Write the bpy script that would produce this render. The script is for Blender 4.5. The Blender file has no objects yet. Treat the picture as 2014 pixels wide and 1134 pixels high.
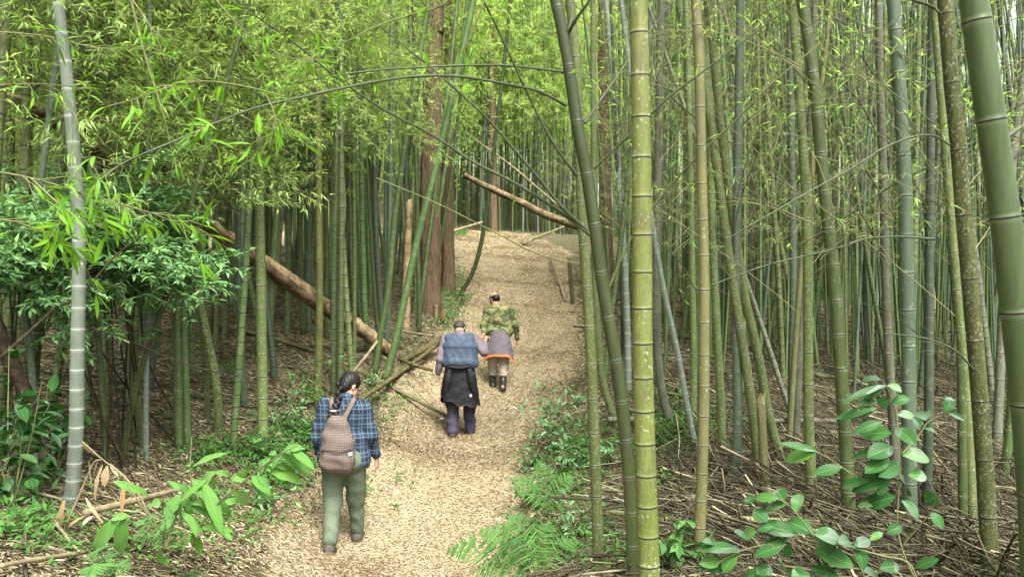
import bpy, math, random
import numpy as np
from mathutils import Vector, Matrix, noise as mnoise

# ------------------------------------------------------------------ camera, sky, sun, exposure
S = bpy.context.scene
COL = S.collection
CAMZ = 1.6
F = 1521.0                       # focal length in photo pixels (photo is 2014 wide)
PITCH = math.atan(40/1521.0)     # camera looks slightly down
cam_d = bpy.data.cameras.new('camera')
cam = bpy.data.objects.new('camera', cam_d); COL.objects.link(cam)
cam_d.sensor_width = 36; cam_d.lens = 36*F/2014
cam_d.clip_start = 0.05; cam_d.clip_end = 2000
cam.location = (0, 0, CAMZ)
cam.rotation_euler = (math.radians(90)-PITCH, 0, 0)
S.camera = cam
SUN_EL, SUN_AZ = 57, 158         # degrees; azimuth clockwise from +Y
w = bpy.data.worlds.new('World'); S.world = w; w.use_nodes = True
nt = w.node_tree; nt.nodes.clear()
wo = nt.nodes.new('ShaderNodeOutputWorld'); bg = nt.nodes.new('ShaderNodeBackground')
sky = nt.nodes.new('ShaderNodeTexSky'); sky.sky_type = 'NISHITA'; sky.sun_disc = False
sky.sun_elevation = math.radians(SUN_EL); sky.sun_rotation = math.radians(SUN_AZ)
sky.air_density = 1.0; sky.dust_density = 6.0; sky.ozone_density = 1.0
hs = nt.nodes.new('ShaderNodeHueSaturation'); hs.inputs['Saturation'].default_value = 0.05
bg.inputs['Strength'].default_value = 0.14
nt.links.new(sky.outputs[0], hs.inputs['Color']); nt.links.new(hs.outputs[0], bg.inputs['Color'])
nt.links.new(bg.outputs[0], wo.inputs['Surface'])
sd = bpy.data.lights.new('sun', 'SUN'); sd.energy = 2.1; sd.angle = math.radians(22); sd.color = (1, .97, .9)
sun = bpy.data.objects.new('sun', sd); COL.objects.link(sun)
el, az = math.radians(SUN_EL), math.radians(SUN_AZ)
sdir = Vector((math.sin(az)*math.cos(el), math.cos(az)*math.cos(el), math.sin(el)))
sun.rotation_euler = sdir.to_track_quat('Z', 'Y').to_euler()
S.view_settings.view_transform = 'Standard'; S.view_settings.look = 'None'
S.view_settings.exposure = 1.94; S.view_settings.gamma = 1
S.cycles.use_denoising = True
S.cycles.max_bounces = 8; S.cycles.diffuse_bounces = 6; S.cycles.glossy_bounces = 2
S.cycles.transmission_bounces = 4; S.cycles.transparent_max_bounces = 8
S.cycles.sample_clamp_indirect = 6
S.cycles.caustics_reflective = False; S.cycles.caustics_refractive = False

# ------------------------------------------------------------------ photo pixel -> world
cp, sp_ = math.cos(PITCH), math.sin(PITCH)
def ray(px, py):
    xc = (px-1007)/F; yc = -(py-567)/F
    return np.array([xc, cp+yc*sp_, -sp_+yc*cp])      # world direction
def at(px, py, Y):
    r = ray(px, py); r = r*(Y/r[1]); return np.array([r[0], r[1], r[2]+CAMZ])
def scl(Y): return Y/F                                  # metres per photo pixel at distance Y

# ------------------------------------------------------------------ terrain
ctl = []
for (px, py, d) in [(665,1085,7),(900,1085,7),(700,1134,6.35),(1000,1134,6.35),(910,855,10.8),(990,770,13.2),(1010,690,16),
    (1020,600,20.5),(1010,540,25),(1000,490,30),(960,466,33.5),(840,800,11.8),(1080,780,12.6),(1110,660,17),(1100,560,23.5),(1120,500,29),
    (1060,860,10),(1080,960,8.4),(1100,1060,7),(640,1000,7.6),(740,860,10.2),
    (140,1012,4.6),(350,885,7),(430,850,7.8),(517,880,8),(625,790,9.2),(560,950,7.6),(750,690,12.2),(800,740,11.8),(845,602,16),(900,560,19.5),
    (860,690,13.8),(905,640,16),(890,500,27),(880,470,31),
    (700,500,22),(500,520,20),(300,560,18),(100,600,14),(50,1000,4.5),(0,900,6),(-300,800,7),(-200,560,16),(100,1134,3.6),(400,1134,4.6),(560,1134,5.6),
    (1372,1115,5),(1440,985,6.6),(1420,905,8),(1318,830,9),(1236,770,11),(1210,835,9.5),(1150,620,17),(1135,560,22),(1145,500,28),
    (1250,680,14),(1597,1030,6.5),(1672,1090,5.6),(1790,1115,5.5),(1945,1134,5.0),(1700,820,10.5),(1900,820,10.5),(2200,820,10.5),(1700,700,14.5),(1950,720,14.5),
    (1600,615,20),(1900,622,20),(2200,640,20),(1450,590,20),(1300,560,25),(1700,606,24),(2000,612,24),(1450,555,30),
    (1250,470,36),(960,452,40),(700,440,34),(500,450,35),(200,470,30)]:
    ctl.append(at(px, py, d))
for c in [(0,0,0),(-3,0,0),(3,0,-.1),(-2,2,.02),(2,2,-.05),(0,3,-.15),(0,4.6,-.65),(2.5,3.4,-.25),(-14,3,.6),(14,3,-.4),(0,-20,0),(-30,-20,2),(30,-20,-1),
          (20,34,-1.6),(12,34,-1.0),(30,24,-2.0),(-30,30,8),(-30,10,3),(30,8,-1.5),(-20,60,10),(6,60,6.5),(30,60,-2.5),
          (-60,60,16),(60,60,-6),(0,100,14),(-60,120,26),(60,120,-4),(-420,400,60),(0,420,40),(420,400,-8),(-420,-100,20),(420,-100,-8),(0,-400,0)]:
    ctl.append(np.array(c, float))
ctl = np.array(ctl)
def _rbf_fit(P, z, lam=.02):
    n = len(P); D = np.hypot(P[:,None,0]-P[None,:,0], P[:,None,1]-P[None,:,1])
    A = np.zeros((n+3, n+3)); A[:n,:n] = -D + np.eye(n)*lam; A[:n,n] = 1; A[:n,n+1:] = P; A[n,:n] = 1; A[n+1:,:n] = P.T
    return np.linalg.solve(A, np.concatenate([z, [0,0,0]]))
_W = _rbf_fit(ctl[:,:2], ctl[:,2])
def vnoise(x, y, f, seed=0):
    x = np.asarray(x, float)*f+seed*17.3; y = np.asarray(y, float)*f+seed*9.1
    xi = np.floor(x).astype(np.int64); yi = np.floor(y).astype(np.int64); fx = x-xi; fy = y-yi
    fx = fx*fx*(3-2*fx); fy = fy*fy*(3-2*fy)
    def h(a, b):
        n = (a*374761393+b*668265263+seed*1442695) & 0x7fffffff
        n = ((n ^ (n >> 13))*1274126177) & 0x7fffffff
        return ((n ^ (n >> 16)) & 0xffff)/65535.0
    return (h(xi,yi)*(1-fx)+h(xi+1,yi)*fx)*(1-fy)+(h(xi,yi+1)*(1-fx)+h(xi+1,yi+1)*fx)*fy
def axis(a, b, s, far):
    m = np.arange(a, b+s/2, s); out = []; c = b; st = s
    while c < far: st *= 1.25; c += st; out.append(c)
    lo = []; c = a; st = s
    while c > -far: st *= 1.25; c -= st; lo.append(c)
    return np.concatenate([lo[::-1], m, out])
GX = axis(-16, 16, .16, 460); GY = axis(2, 40, .16, 460)
gx, gy = np.meshgrid(GX, GY, indexing='ij')
def _eval(x, y):
    out = np.zeros(x.size); xf, yf = x.ravel(), y.ravel(); n = len(ctl)
    for i in range(0, x.size, 20000):
        D = np.hypot(xf[i:i+20000,None]-ctl[None,:,0], yf[i:i+20000,None]-ctl[None,:,1])
        out[i:i+20000] = -D@_W[:n]+_W[n]+_W[n+1]*xf[i:i+20000]+_W[n+2]*yf[i:i+20000]
    return out.reshape(x.shape)
GZ = _eval(gx, gy)
def G(x, y, grid=None):
    g = GZ if grid is None else grid
    x = np.asarray(x, float); y = np.asarray(y, float)
    i = np.clip(np.searchsorted(GX, x)-1, 0, len(GX)-2); j = np.clip(np.searchsorted(GY, y)-1, 0, len(GY)-2)
    u = (x-GX[i])/(GX[i+1]-GX[i]); v = (y-GY[j])/(GY[j+1]-GY[j])
    return g[i,j]*(1-u)*(1-v)+g[i+1,j]*u*(1-v)+g[i,j+1]*(1-u)*v+g[i+1,j+1]*u*v
def hit(px, py):                                        # where the photo ray meets the ground
    r = ray(px, py); t = 2.0
    while t < 120:
        p = r*t
        if p[2]+CAMZ < float(G(p[0], p[1])): break
        t *= 1.006
    p = r*t; return np.array([p[0], p[1], float(G(p[0], p[1]))])
def hits(px, py):                                       # the same for many rays at once
    px = np.asarray(px, float); py = np.asarray(py, float); xc = (px-1007)/F; yc = -(py-567)/F
    R = np.stack([xc, cp+yc*sp_, -sp_+yc*cp], 1); t = np.full(len(px), 2.0); live = np.ones(len(px), bool)
    while live.any() and t.max() < 120:
        p = R*t[:,None]; live &= ~(p[:,2]+CAMZ < G(p[:,0], p[:,1])); t = np.where(live, t*1.006, t); live &= t < 119
    p = R*t[:,None]; return np.stack([p[:,0], p[:,1], G(p[:,0], p[:,1])], 1)
# path edges measured on the photo, turned into world x at each distance
rows = [(1134,470,1030),(1000,555,1030),(900,680,1020),(855,735,1040),(770,790,1100),(700,850,1135),(640,890,1140),(600,905,1130),(540,897,1122),(500,892,1128),(482,892,1095),(468,900,1050)]
PL, PR = [], []
for (py, a, b) in rows: PL.append(hit(a, py)); PR.append(hit(b, py))
PL = np.array(sorted(PL, key=lambda p: p[1])); PR = np.array(sorted(PR, key=lambda p: p[1]))
def path_in(x, y):                                      # >0 inside the path (metres from its edge)
    l = np.interp(y, PL[:,1], PL[:,0]); r = np.interp(y, PR[:,1], PR[:,0])
    d = np.minimum(x-l, r-x)
    end = PR[-1,1]+.5
    d = np.where(y > end, np.minimum(d, end+2.0-y), d)
    turn = np.minimum(np.minimum(y-(PL[-1,1]-5.5), PL[-1,1]+.5-y), np.minimum(x+12, -x))   # bend to the left
    return np.maximum(d, np.where((x < -1.0), turn, -9))
rough = (vnoise(gx,gy,.9,1)-.5)*.10+(vnoise(gx,gy,2.3,2)-.5)*.07+(vnoise(gx,gy,5.1,3)-.5)*.035
pin = path_in(gx, gy)
kp = np.clip(pin*1.5+.6, 0, 1)*.75
GZ = GZ+rough*(1-.75*kp)*np.clip(1.3-np.hypot(gx,gy)/200, 0, 1)

# ------------------------------------------------------------------ geometry accumulator (quads only)
class Geo:
    def __init__(s): s.V=[]; s.Q=[]; s.M=[]; s.A=[]; s.B=[]; s.n=0
    def add(s, V, Q, mat=0, a=0., b=0.):
        V = np.asarray(V, float).reshape(-1,3); Q = np.asarray(Q, np.int64).reshape(-1,4)
        s.V.append(V); s.Q.append(Q+s.n)
        s.M.append(np.broadcast_to(np.asarray(mat), (len(Q),)).copy())
        s.A.append(np.broadcast_to(np.asarray(a, float), (len(V),)).copy()); s.B.append(np.broadcast_to(np.asarray(b, float), (len(V),)).copy())
        s.n += len(V)
    def merge(s, g, M=None):
        for V,Q,m,a,b in zip(g.V,g.Q,g.M,g.A,g.B): pass
    def tube(s, pts, rad, n=6, mat=0, a=0., b=0., cap=True, wob=0, flat=1.0):
        pts = np.asarray(pts, float); m = len(pts); rad = np.broadcast_to(np.asarray(rad, float), (m,)).copy()
        a = np.broadcast_to(np.asarray(a, float), (m,)).copy(); b = np.broadcast_to(np.asarray(b, float), (m,)).copy()
        T = np.gradient(pts, axis=0); T /= np.linalg.norm(T, axis=1)[:,None]+1e-12
        up = np.array([0,0,1.]) if abs(T[:,2]).mean() < .7 else np.array([0,1.,0])
        X = np.cross(T, up); X /= np.linalg.norm(X, axis=1)[:,None]+1e-12; Yv = np.cross(X, T)
        if cap:
            pts = np.concatenate([pts[:1], pts, pts[-1:]]); X = np.concatenate([X[:1],X,X[-1:]]); Yv = np.concatenate([Yv[:1],Yv,Yv[-1:]])
            rad = np.concatenate([[rad[0]*.02], rad, [rad[-1]*.02]]); a = np.concatenate([a[:1],a,a[-1:]]); b = np.concatenate([b[:1],b,b[-1:]]); m += 2
        th = np.arange(n)*2*math.pi/n
        R = rad[:,None]*np.ones(n)
        if wob: R = R*(1+wob*np.random.default_rng(m*7+n).normal(size=(m,n)))
        V = pts[:,None,:]+(R*np.cos(th))[:,:,None]*X[:,None,:]+(R*np.sin(th)*flat)[:,:,None]*Yv[:,None,:]
        i = np.arange(m-1)[:,None]*n; k = np.arange(n)[None,:]; k2 = (k+1) % n
        Q = np.stack([i+k, i+k2, i+n+k2, i+n+k], -1).reshape(-1,4)
        s.add(V.reshape(-1,3), Q, mat, np.repeat(a, n), np.repeat(b, n))
    def leaves(s, P, D, L, W, mat=0, a=0., droop=.15, up=None):
        """many small folded leaves, one quad each"""
        P = np.asarray(P,float); D = np.asarray(D,float); k = len(P)
        D = D/(np.linalg.norm(D,axis=1)[:,None]+1e-9); up = np.array([0,0,1.]) if up is None else up
        Sd = np.cross(D, up); ln = np.linalg.norm(Sd,axis=1)[:,None]; Sd = np.where(ln>.05, Sd/(ln+1e-9), np.array([1.,0,0])); N = np.cross(Sd, D)
        L = np.broadcast_to(L,(k,))[:,None]; W = np.broadcast_to(W,(k,))[:,None]
        v0 = P; v2 = P+D*L-N*L*droop; mid = P+D*L*.42
        V = np.stack([v0, mid+Sd*W*.5+N*W*.15, v2, mid-Sd*W*.5+N*W*.15], 1)
        Q = np.arange(k*4).reshape(-1,4)
        s.add(V.reshape(-1,3), Q, mat, np.repeat(np.broadcast_to(a,(k,)), 4))
    def bigleaf(s, P, D, L, W, mat=0, a=0., bend=.4, fold=.12, up=(0,0,1), rows=7, prof=None, twist=0., wave=0.):
        """one modelled leaf: midrib, two halves, curved tip"""
        P = np.asarray(P,float); D = np.asarray(D,float); D = D/np.linalg.norm(D); up = np.asarray(up,float)
        Sd = np.cross(D, up); Sd = Sd/np.linalg.norm(Sd) if np.linalg.norm(Sd) > .05 else np.array([1.,0,0]); N = np.cross(Sd, D)
        c, sn = math.cos(twist), math.sin(twist); Sd, N = Sd*c+N*sn, N*c-Sd*sn
        t = np.linspace(0, 1, rows)
        pr = np.sin(np.pi*np.clip(t,0,1)**.75)**.8 if prof is None else np.interp(t, np.linspace(0,1,len(prof)), prof)
        ang = bend*t
        ctr = P+np.cumsum(np.concatenate([[[0,0,0]], (D*np.cos(ang[1:])[:,None]-N*np.sin(ang[1:])[:,None])*L/(rows-1)]), 0)
        NN = N*np.cos(ang)[:,None]+D*np.sin(ang)[:,None]
        w = pr[:,None]*W*.5; wv = (wave*np.sin(t*17+L*90))[:,None]*W
        V = np.stack([ctr+Sd*w+NN*(w*fold*2+wv), ctr+Sd*w*.5+NN*(w*fold*1.1), ctr, ctr-Sd*w*.5+NN*(w*fold*1.1), ctr-Sd*w+NN*(w*fold*2-wv)], 1)
        i = np.arange(rows-1)[:,None]*5; k = np.arange(4)[None,:]
        Q = np.stack([i+k, i+k+1, i+k+6, i+k+5], -1).reshape(-1,4)
        bb = np.tile([1,.45,0,.45,1], rows)
        s.add(V.reshape(-1,3), Q, mat, a, bb)
    def mesh(s, name, mats, smooth=True):
        V = np.concatenate(s.V); Q = np.concatenate(s.Q); M = np.concatenate(s.M)
        me = bpy.data.meshes.new(name)
        me.vertices.add(len(V)); me.vertices.foreach_set('co', V.astype(np.float32).ravel())
        me.loops.add(Q.size); me.loops.foreach_set('vertex_index', Q.astype(np.int32).ravel())
        me.polygons.add(len(Q)); me.polygons.foreach_set('loop_start', (np.arange(len(Q))*4).astype(np.int32))
        me.polygons.foreach_set('material_index', M.astype(np.int32))
        me.polygons.foreach_set('use_smooth', np.full(len(Q), smooth))
        for m in mats: me.materials.append(m)
        for nm, arr in (('va', s.A), ('vb', s.B)):
            at_ = me.attributes.new(nm, 'FLOAT', 'POINT'); at_.data.foreach_set('value', np.concatenate(arr).astype(np.float32))
        me.update(calc_edges=True); return me

def link(name, data, parent=None, loc=None):
    o = bpy.data.objects.new(name, data); COL.objects.link(o)
    if parent: o.parent = parent
    if loc is not None: o.location = [float(v) for v in loc]
    return o
def tag(o, label=None, cat=None, group=None, kind=None):
    if label: o['label'] = label
    if cat: o['category'] = cat
    if group: o['group'] = group
    if kind: o['kind'] = kind
    return o
def smooth_path(pts, n):
    """Catmull-Rom through points, n samples"""
    P = np.asarray(pts, float)
    if len(P) == 2: return P[0]+(P[1]-P[0])*np.linspace(0,1,n)[:,None]
    P = np.concatenate([[2*P[0]-P[1]], P, [2*P[-1]-P[-2]]]); m = len(P)-3
    out = []
    for u in np.linspace(0, m-1e-6, n):
        i = int(u); t = u-i; a,b,c,d = P[i],P[i+1],P[i+2],P[i+3]
        out.append(.5*((2*b)+(-a+c)*t+(2*a-5*b+4*c-d)*t*t+(-a+3*b-3*c+d)*t**3))
    return np.array(out)

# ------------------------------------------------------------------ materials
def lin(r, g, b):
    f = lambda c: (c/255/12.92 if c/255 <= .04045 else ((c/255+.055)/1.055)**2.4)
    return (f(r), f(g), f(b), 1)
class NT:
    def __init__(s, name):
        s.m = bpy.data.materials.new(name); s.m.use_nodes = True; s.t = s.m.node_tree; s.t.nodes.clear()
        s.out = s.t.nodes.new('ShaderNodeOutputMaterial')
    def n(s, typ, **kw):
        nd = s.t.nodes.new('ShaderNode'+typ)
        for k, v in kw.items():
            if k.startswith('i_'):
                nm = k[2:]; nd.inputs[int(nm) if nm.isdigit() else nm.replace('_',' ')].default_value = v
            else: setattr(nd, k, v)
        return nd
    def l(s, a, b): s.t.links.new(a, b)
    def attr(s, nm): return s.n('Attribute', attribute_name=nm).outputs['Fac']
    def math(s, op, a, b=None, clamp=False):
        nd = s.n('Math', operation=op, use_clamp=clamp)
        for i, v in enumerate((a, b)):
            if v is None: continue
            if isinstance(v, (int, float)): nd.inputs[i].default_value = v
            else: s.l(v, nd.inputs[i])
        return nd.outputs[0]
    def ramp(s, fac, stops, interp='LINEAR'):
        r = s.n('ValToRGB'); r.color_ramp.interpolation = interp; e = r.color_ramp.elements
        while len(e) < len(stops): e.new(.5)
        for k, (p, c) in enumerate(stops): e[k].position = p; e[k].color = c
        s.l(fac, r.inputs[0]); return r.outputs[0]
    def mix(s, fac, a, b, mode='MIX'):
        nd = s.n('Mix', data_type='RGBA', blend_type=mode)
        for i, v in ((0, fac), (6, a), (7, b)):
            if isinstance(v, (int, float, tuple)): nd.inputs[i].default_value = v
            else: s.l(v, nd.inputs[i])
        return nd.outputs[2]
    def noise(s, vec, scale, detail=4, rough=.6, w=None):
        nd = s.n('TexNoise', i_Scale=scale, i_Detail=detail, i_Roughness=rough)
        if vec is not None: s.l(vec, nd.inputs['Vector'])
        return nd.outputs[0]
    def mapped(s, vec, sc=(1,1,1), rot=(0,0,0)):
        nd = s.n('Mapping'); nd.inputs['Scale'].default_value = sc; nd.inputs['Rotation'].default_value = rot; s.l(vec, nd.inputs[0]); return nd.outputs[0]
    def co(s, which='Object'): return s.n('TexCoord').outputs[which]
    def mixwarp(s, v):
        n = s.n('TexNoise', i_Scale=70.0, i_Detail=3.0); s.l(v, n.inputs['Vector']); m = s.n('VectorMath', operation='SCALE'); m.inputs['Scale'].default_value = .02; s.l(n.outputs['Color'], m.inputs[0])
        a = s.n('VectorMath', operation='ADD'); s.l(v, a.inputs[0]); s.l(m.outputs[0], a.inputs[1]); return a.outputs[0]
    def bsdf(s, col, rough=.7, spec=.3, bump=None, bstr=.3, bdist=.01, sheen=0):
        p = s.n('BsdfPrincipled'); p.inputs['Roughness'].default_value = rough if isinstance(rough,(int,float)) else .5
        if not isinstance(rough,(int,float)): s.l(rough, p.inputs['Roughness'])
        p.inputs['Specular IOR Level'].default_value = spec
        if sheen: p.inputs['Sheen Weight'].default_value = sheen
        if isinstance(col, tuple): p.inputs['Base Color'].default_value = col
        else: s.l(col, p.inputs['Base Color'])
        if bump is not None:
            b = s.n('Bump', i_Strength=bstr, i_Distance=bdist); s.l(bump, b.inputs['Height']); s.l(b.outputs[0], p.inputs['Normal'])
        s.l(p.outputs[0], s.out.inputs[0]); return s.m

def culm_mat(name, c1, c2, dirt, lichen=0., bandc=(.42,.45,.36,1), band=.6, rough=.42, dirt_amt=.5, nodec=(.012,.011,.007,1)):
    """smooth bamboo skin: two tones streaked along the culm, dark ring and pale wax band at each node, lichen spots"""
    s = NT(name); oc = s.co(); oi = s.n('ObjectInfo')
    add = s.n('VectorMath', operation='ADD'); s.l(oc, add.inputs[0]); s.l(oi.outputs['Location'], add.inputs[1]); v = add.outputs[0]
    f1 = s.noise(s.mapped(v, (9,9,1.1)), 2.2, 5, .65)
    f1 = s.ramp(f1, [(.34,(0,0,0,1)),(.66,(1,1,1,1))])
    col = s.mix(f1, c1, c2)
    fine = s.noise(s.mapped(v, (60,60,7)), 2.0, 4, .7)
    col = s.mix(s.math('MULTIPLY', s.ramp(fine, [(.5,(0,0,0,1)),(.75,(1,1,1,1))]), dirt_amt), col, dirt)
    big = s.noise(s.mapped(v, (4,4,1.6)), 1.9, 6, .72)
    col = s.mix(s.math('MULTIPLY', s.ramp(big, [(.48,(0,0,0,1)),(.7,(1,1,1,1))]), dirt_amt*.9), col, dirt)
    if lichen:
        vo = s.n('TexVoronoi', i_Scale=48.0); s.l(s.mapped(s.mixwarp(v),(1,1,.7)), vo.inputs['Vector'])
        spot = s.math('LESS_THAN', vo.outputs['Distance'], .33)
        pr = s.math('GREATER_THAN', s.n('SeparateColor').outputs[0] if False else s.noise(v, 9, 3, .6), .60-lichen*.15)
        sp = s.math('MULTIPLY', spot, pr)
        lf = s.ramp(s.noise(v, 75, 3, .7), [(.52,(0,0,0,1)),(.6,(1,1,1,1))])
        sp = s.math('MAXIMUM', sp, s.math('MULTIPLY', lf, lichen*.6))
        col = s.mix(s.math('MULTIPLY', sp, .6), col, (.26,.29,.17,1))
    hv = s.n('HueSaturation'); s.l(col, hv.inputs['Color'])
    s.l(s.math('ADD', s.math('MULTIPLY', oi.outputs['Random'], .5), .52), hv.inputs['Value'])
    s.l(s.math('ADD', s.math('MULTIPLY', oi.outputs['Random'], .035), .4825), hv.inputs['Hue'])
    col = hv.outputs[0]
    col = s.mix(s.math('MULTIPLY', s.attr('vb'), band), col, bandc)
    col = s.mix(s.attr('va'), col, nodec)
    return s.bsdf(col, s.math('ADD', s.math('MULTIPLY', big, .45), rough-.2), .3, s.math('ADD', fine, big), .3, .004)

MC = {
 'green':  culm_mat('culm_green', (.050,.092,.022,1), (.092,.140,.040,1), (.045,.05,.028,1), .3, band=.22),
 'dark':   culm_mat('culm_dark_green', (.036,.055,.015,1), (.058,.082,.026,1), (.040,.042,.028,1), 0, band=.15, rough=.38, dirt_amt=.6),
 'blue':   culm_mat('culm_blue_green', (.055,.085,.050,1), (.090,.120,.078,1), (.06,.075,.045,1), .15, (.24,.28,.24,1), .35),
 'pale':   culm_mat('culm_pale_wax_and_far_light', (.140,.180,.135,1), (.205,.240,.190,1), (.10,.125,.085,1), .15, (.40,.43,.38,1), .3, .6, nodec=(.30,.33,.28,1)),
 'lichen': culm_mat('culm_lichen_green', (.075,.116,.022,1), (.120,.158,.038,1), (.055,.065,.028,1), 1.0, band=.2, rough=.65),
 'yellow': culm_mat('culm_yellow_green', (.082,.104,.014,1), (.135,.138,.034,1), (.062,.052,.022,1), .35, band=.1, rough=.55, dirt_amt=.95),
 'tan':    culm_mat('culm_tan', (.145,.125,.052,1), (.110,.122,.032,1), (.075,.062,.034,1), .3, band=.15, rough=.65, dirt_amt=.8),
 'grey':   culm_mat('culm_grey_dead', (.084,.092,.054,1), (.128,.136,.086,1), (.060,.055,.036,1), .4, band=.15, rough=.75, dirt_amt=.8),
 'moss':   culm_mat('culm_mossy', (.090,.110,.014,1), (.045,.058,.018,1), (.020,.024,.010,1), .8, band=.05, rough=.85, dirt_amt=1.),
}
def leaf_mat(name, stops, trans=.45, rough=.5, gloss=.04, rib=False, per_obj=.25):
    s = NT(name); a = s.attr('va'); oi = s.n('ObjectInfo')
    col = s.ramp(a, stops)
    hv = s.n('HueSaturation'); s.l(col, hv.inputs['Color'])
    s.l(s.math('ADD', s.math('MULTIPLY', oi.outputs['Random'], per_obj), 1-per_obj/2), hv.inputs['Value']); col = hv.outputs[0]
    if rib:
        vb = s.attr('vb')
        col = s.mix(s.math('LESS_THAN', vb, .04), col, s.mix(.22, col, (.35,.45,.12,1)))
        col = s.mix(s.math('GREATER_THAN', s.noise(s.co(), 22, 5, .7), .67), col, (.16,.12,.04,1))
        col = s.mix(s.math('MULTIPLY', s.noise(s.co(), 60, 3), .35), col, s.mix(1., col, (.6,.7,.5,1), 'MULTIPLY'))
    d = s.n('BsdfDiffuse'); t = s.n('BsdfTranslucent'); g = s.n('BsdfGlossy'); g.inputs['Roughness'].default_value = rough
    s.l(col, d.inputs[0])
    tc = s.mix(1., col, (1.22,1.18,.70,1), 'MULTIPLY'); s.l(tc, t.inputs[0])
    m1 = s.n('MixShader'); m1.inputs[0].default_value = trans; s.l(d.outputs[0], m1.inputs[1]); s.l(t.outputs[0], m1.inputs[2])
    m2 = s.n('MixShader'); fr = s.n('Fresnel', i_IOR=1.35); s.l(s.math('MULTIPLY', fr.outputs[0], gloss*1.8, True), m2.inputs[0]); s.l(m1.outputs[0], m2.inputs[1]); s.l(g.outputs[0], m2.inputs[2])
    s.l(m2.outputs[0], s.out.inputs[0]); return s.m
LEAF = leaf_mat('bamboo_leaf', [(0,(.115,.21,.062,1)),(.35,(.21,.345,.100,1)),(.75,(.33,.49,.15,1)),(.93,(.47,.60,.23,1)),(1,(.52,.46,.26,1))], .6)
LEAF_N = leaf_mat('bright_bamboo_leaf', [(0,(.085,.22,.018,1)),(1,(.17,.36,.028,1))], .55, gloss=.02)
LEAF_G = leaf_mat('glossy_leaf', [(0,(.020,.070,.018,1)),(.6,(.036,.112,.028,1)),(1,(.10,.22,.04,1))], .25, .35, .12, True)
LEAF_L = leaf_mat('lance_leaf', [(0,(.09,.22,.05,1)),(.8,(.15,.32,.07,1)),(1,(.30,.38,.06,1))], .4, .4, .06, True)
LEAF_B = leaf_mat('shrub_leaf', [(0,(.075,.17,.065,1)),(.7,(.15,.29,.12,1)),(1,(.24,.42,.12,1))], .3, .45, .06)
LEAF_F = leaf_mat('fern_leaf', [(0,(.045,.12,.03,1)),(1,(.10,.22,.05,1))], .35, .5, .03)
LEAF_D = leaf_mat('dry_leaf', [(0,(.16,.09,.04,1)),(.5,(.36,.26,.14,1)),(1,(.50,.40,.25,1))], .2, .7, .02)
def simple(name, c1, c2, sc=8, stretch=(1,1,1), rough=.8, spec=.2, bump=.4, bd=.01, lo=.35, hi=.65, detail=5):
    s = NT(name); oc = s.co(); f = s.noise(s.mapped(oc, stretch), sc, detail, .65)
    col = s.mix(s.ramp(f, [(lo,(0,0,0,1)),(hi,(1,1,1,1))]), c1, c2)
    return s.bsdf(col, rough, spec, f, bump, bd)
TWIG = simple('twig', (.075,.085,.035,1), (.14,.145,.06,1), 10)
TWIG_PALE = simple('pale_twig', (.13,.125,.06,1), (.20,.19,.095,1), 10)
TWIG_DK = simple('dark_green_branch', (.030,.042,.020,1), (.055,.070,.030,1), 12, (1,1,1), .5, .3)
BARK_C = simple('cedar_bark', (.060,.042,.025,1), (.18,.125,.078,1), 5, (9,9,.7), .9, .1, .9, .03)
BARK_LOG = simple('log_bark', (.07,.050,.030,1), (.27,.19,.11,1), 6, (1,1,1), .95, .1, 1.0, .03)
WOOD_LOG = simple('bare_log_wood', (.12,.080,.042,1), (.46,.35,.20,1), 7, (1,1,1), .8, .15, .8, .02)
MOSS = simple('moss', (.045,.050,.016,1), (.135,.108,.055,1), 12, (1,1,1), 1, .05, .8, .02)
DEADCANE = simple('dead_cane', (.11,.088,.048,1), (.24,.20,.115,1), 6, (1,1,1), .8, .2, .4, .01)
DARKWOOD = simple('dark_bark', (.020,.016,.010,1), (.055,.042,.026,1), 14, (1,1,1), .95, .1, 1, .02)
print('part1')
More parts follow.
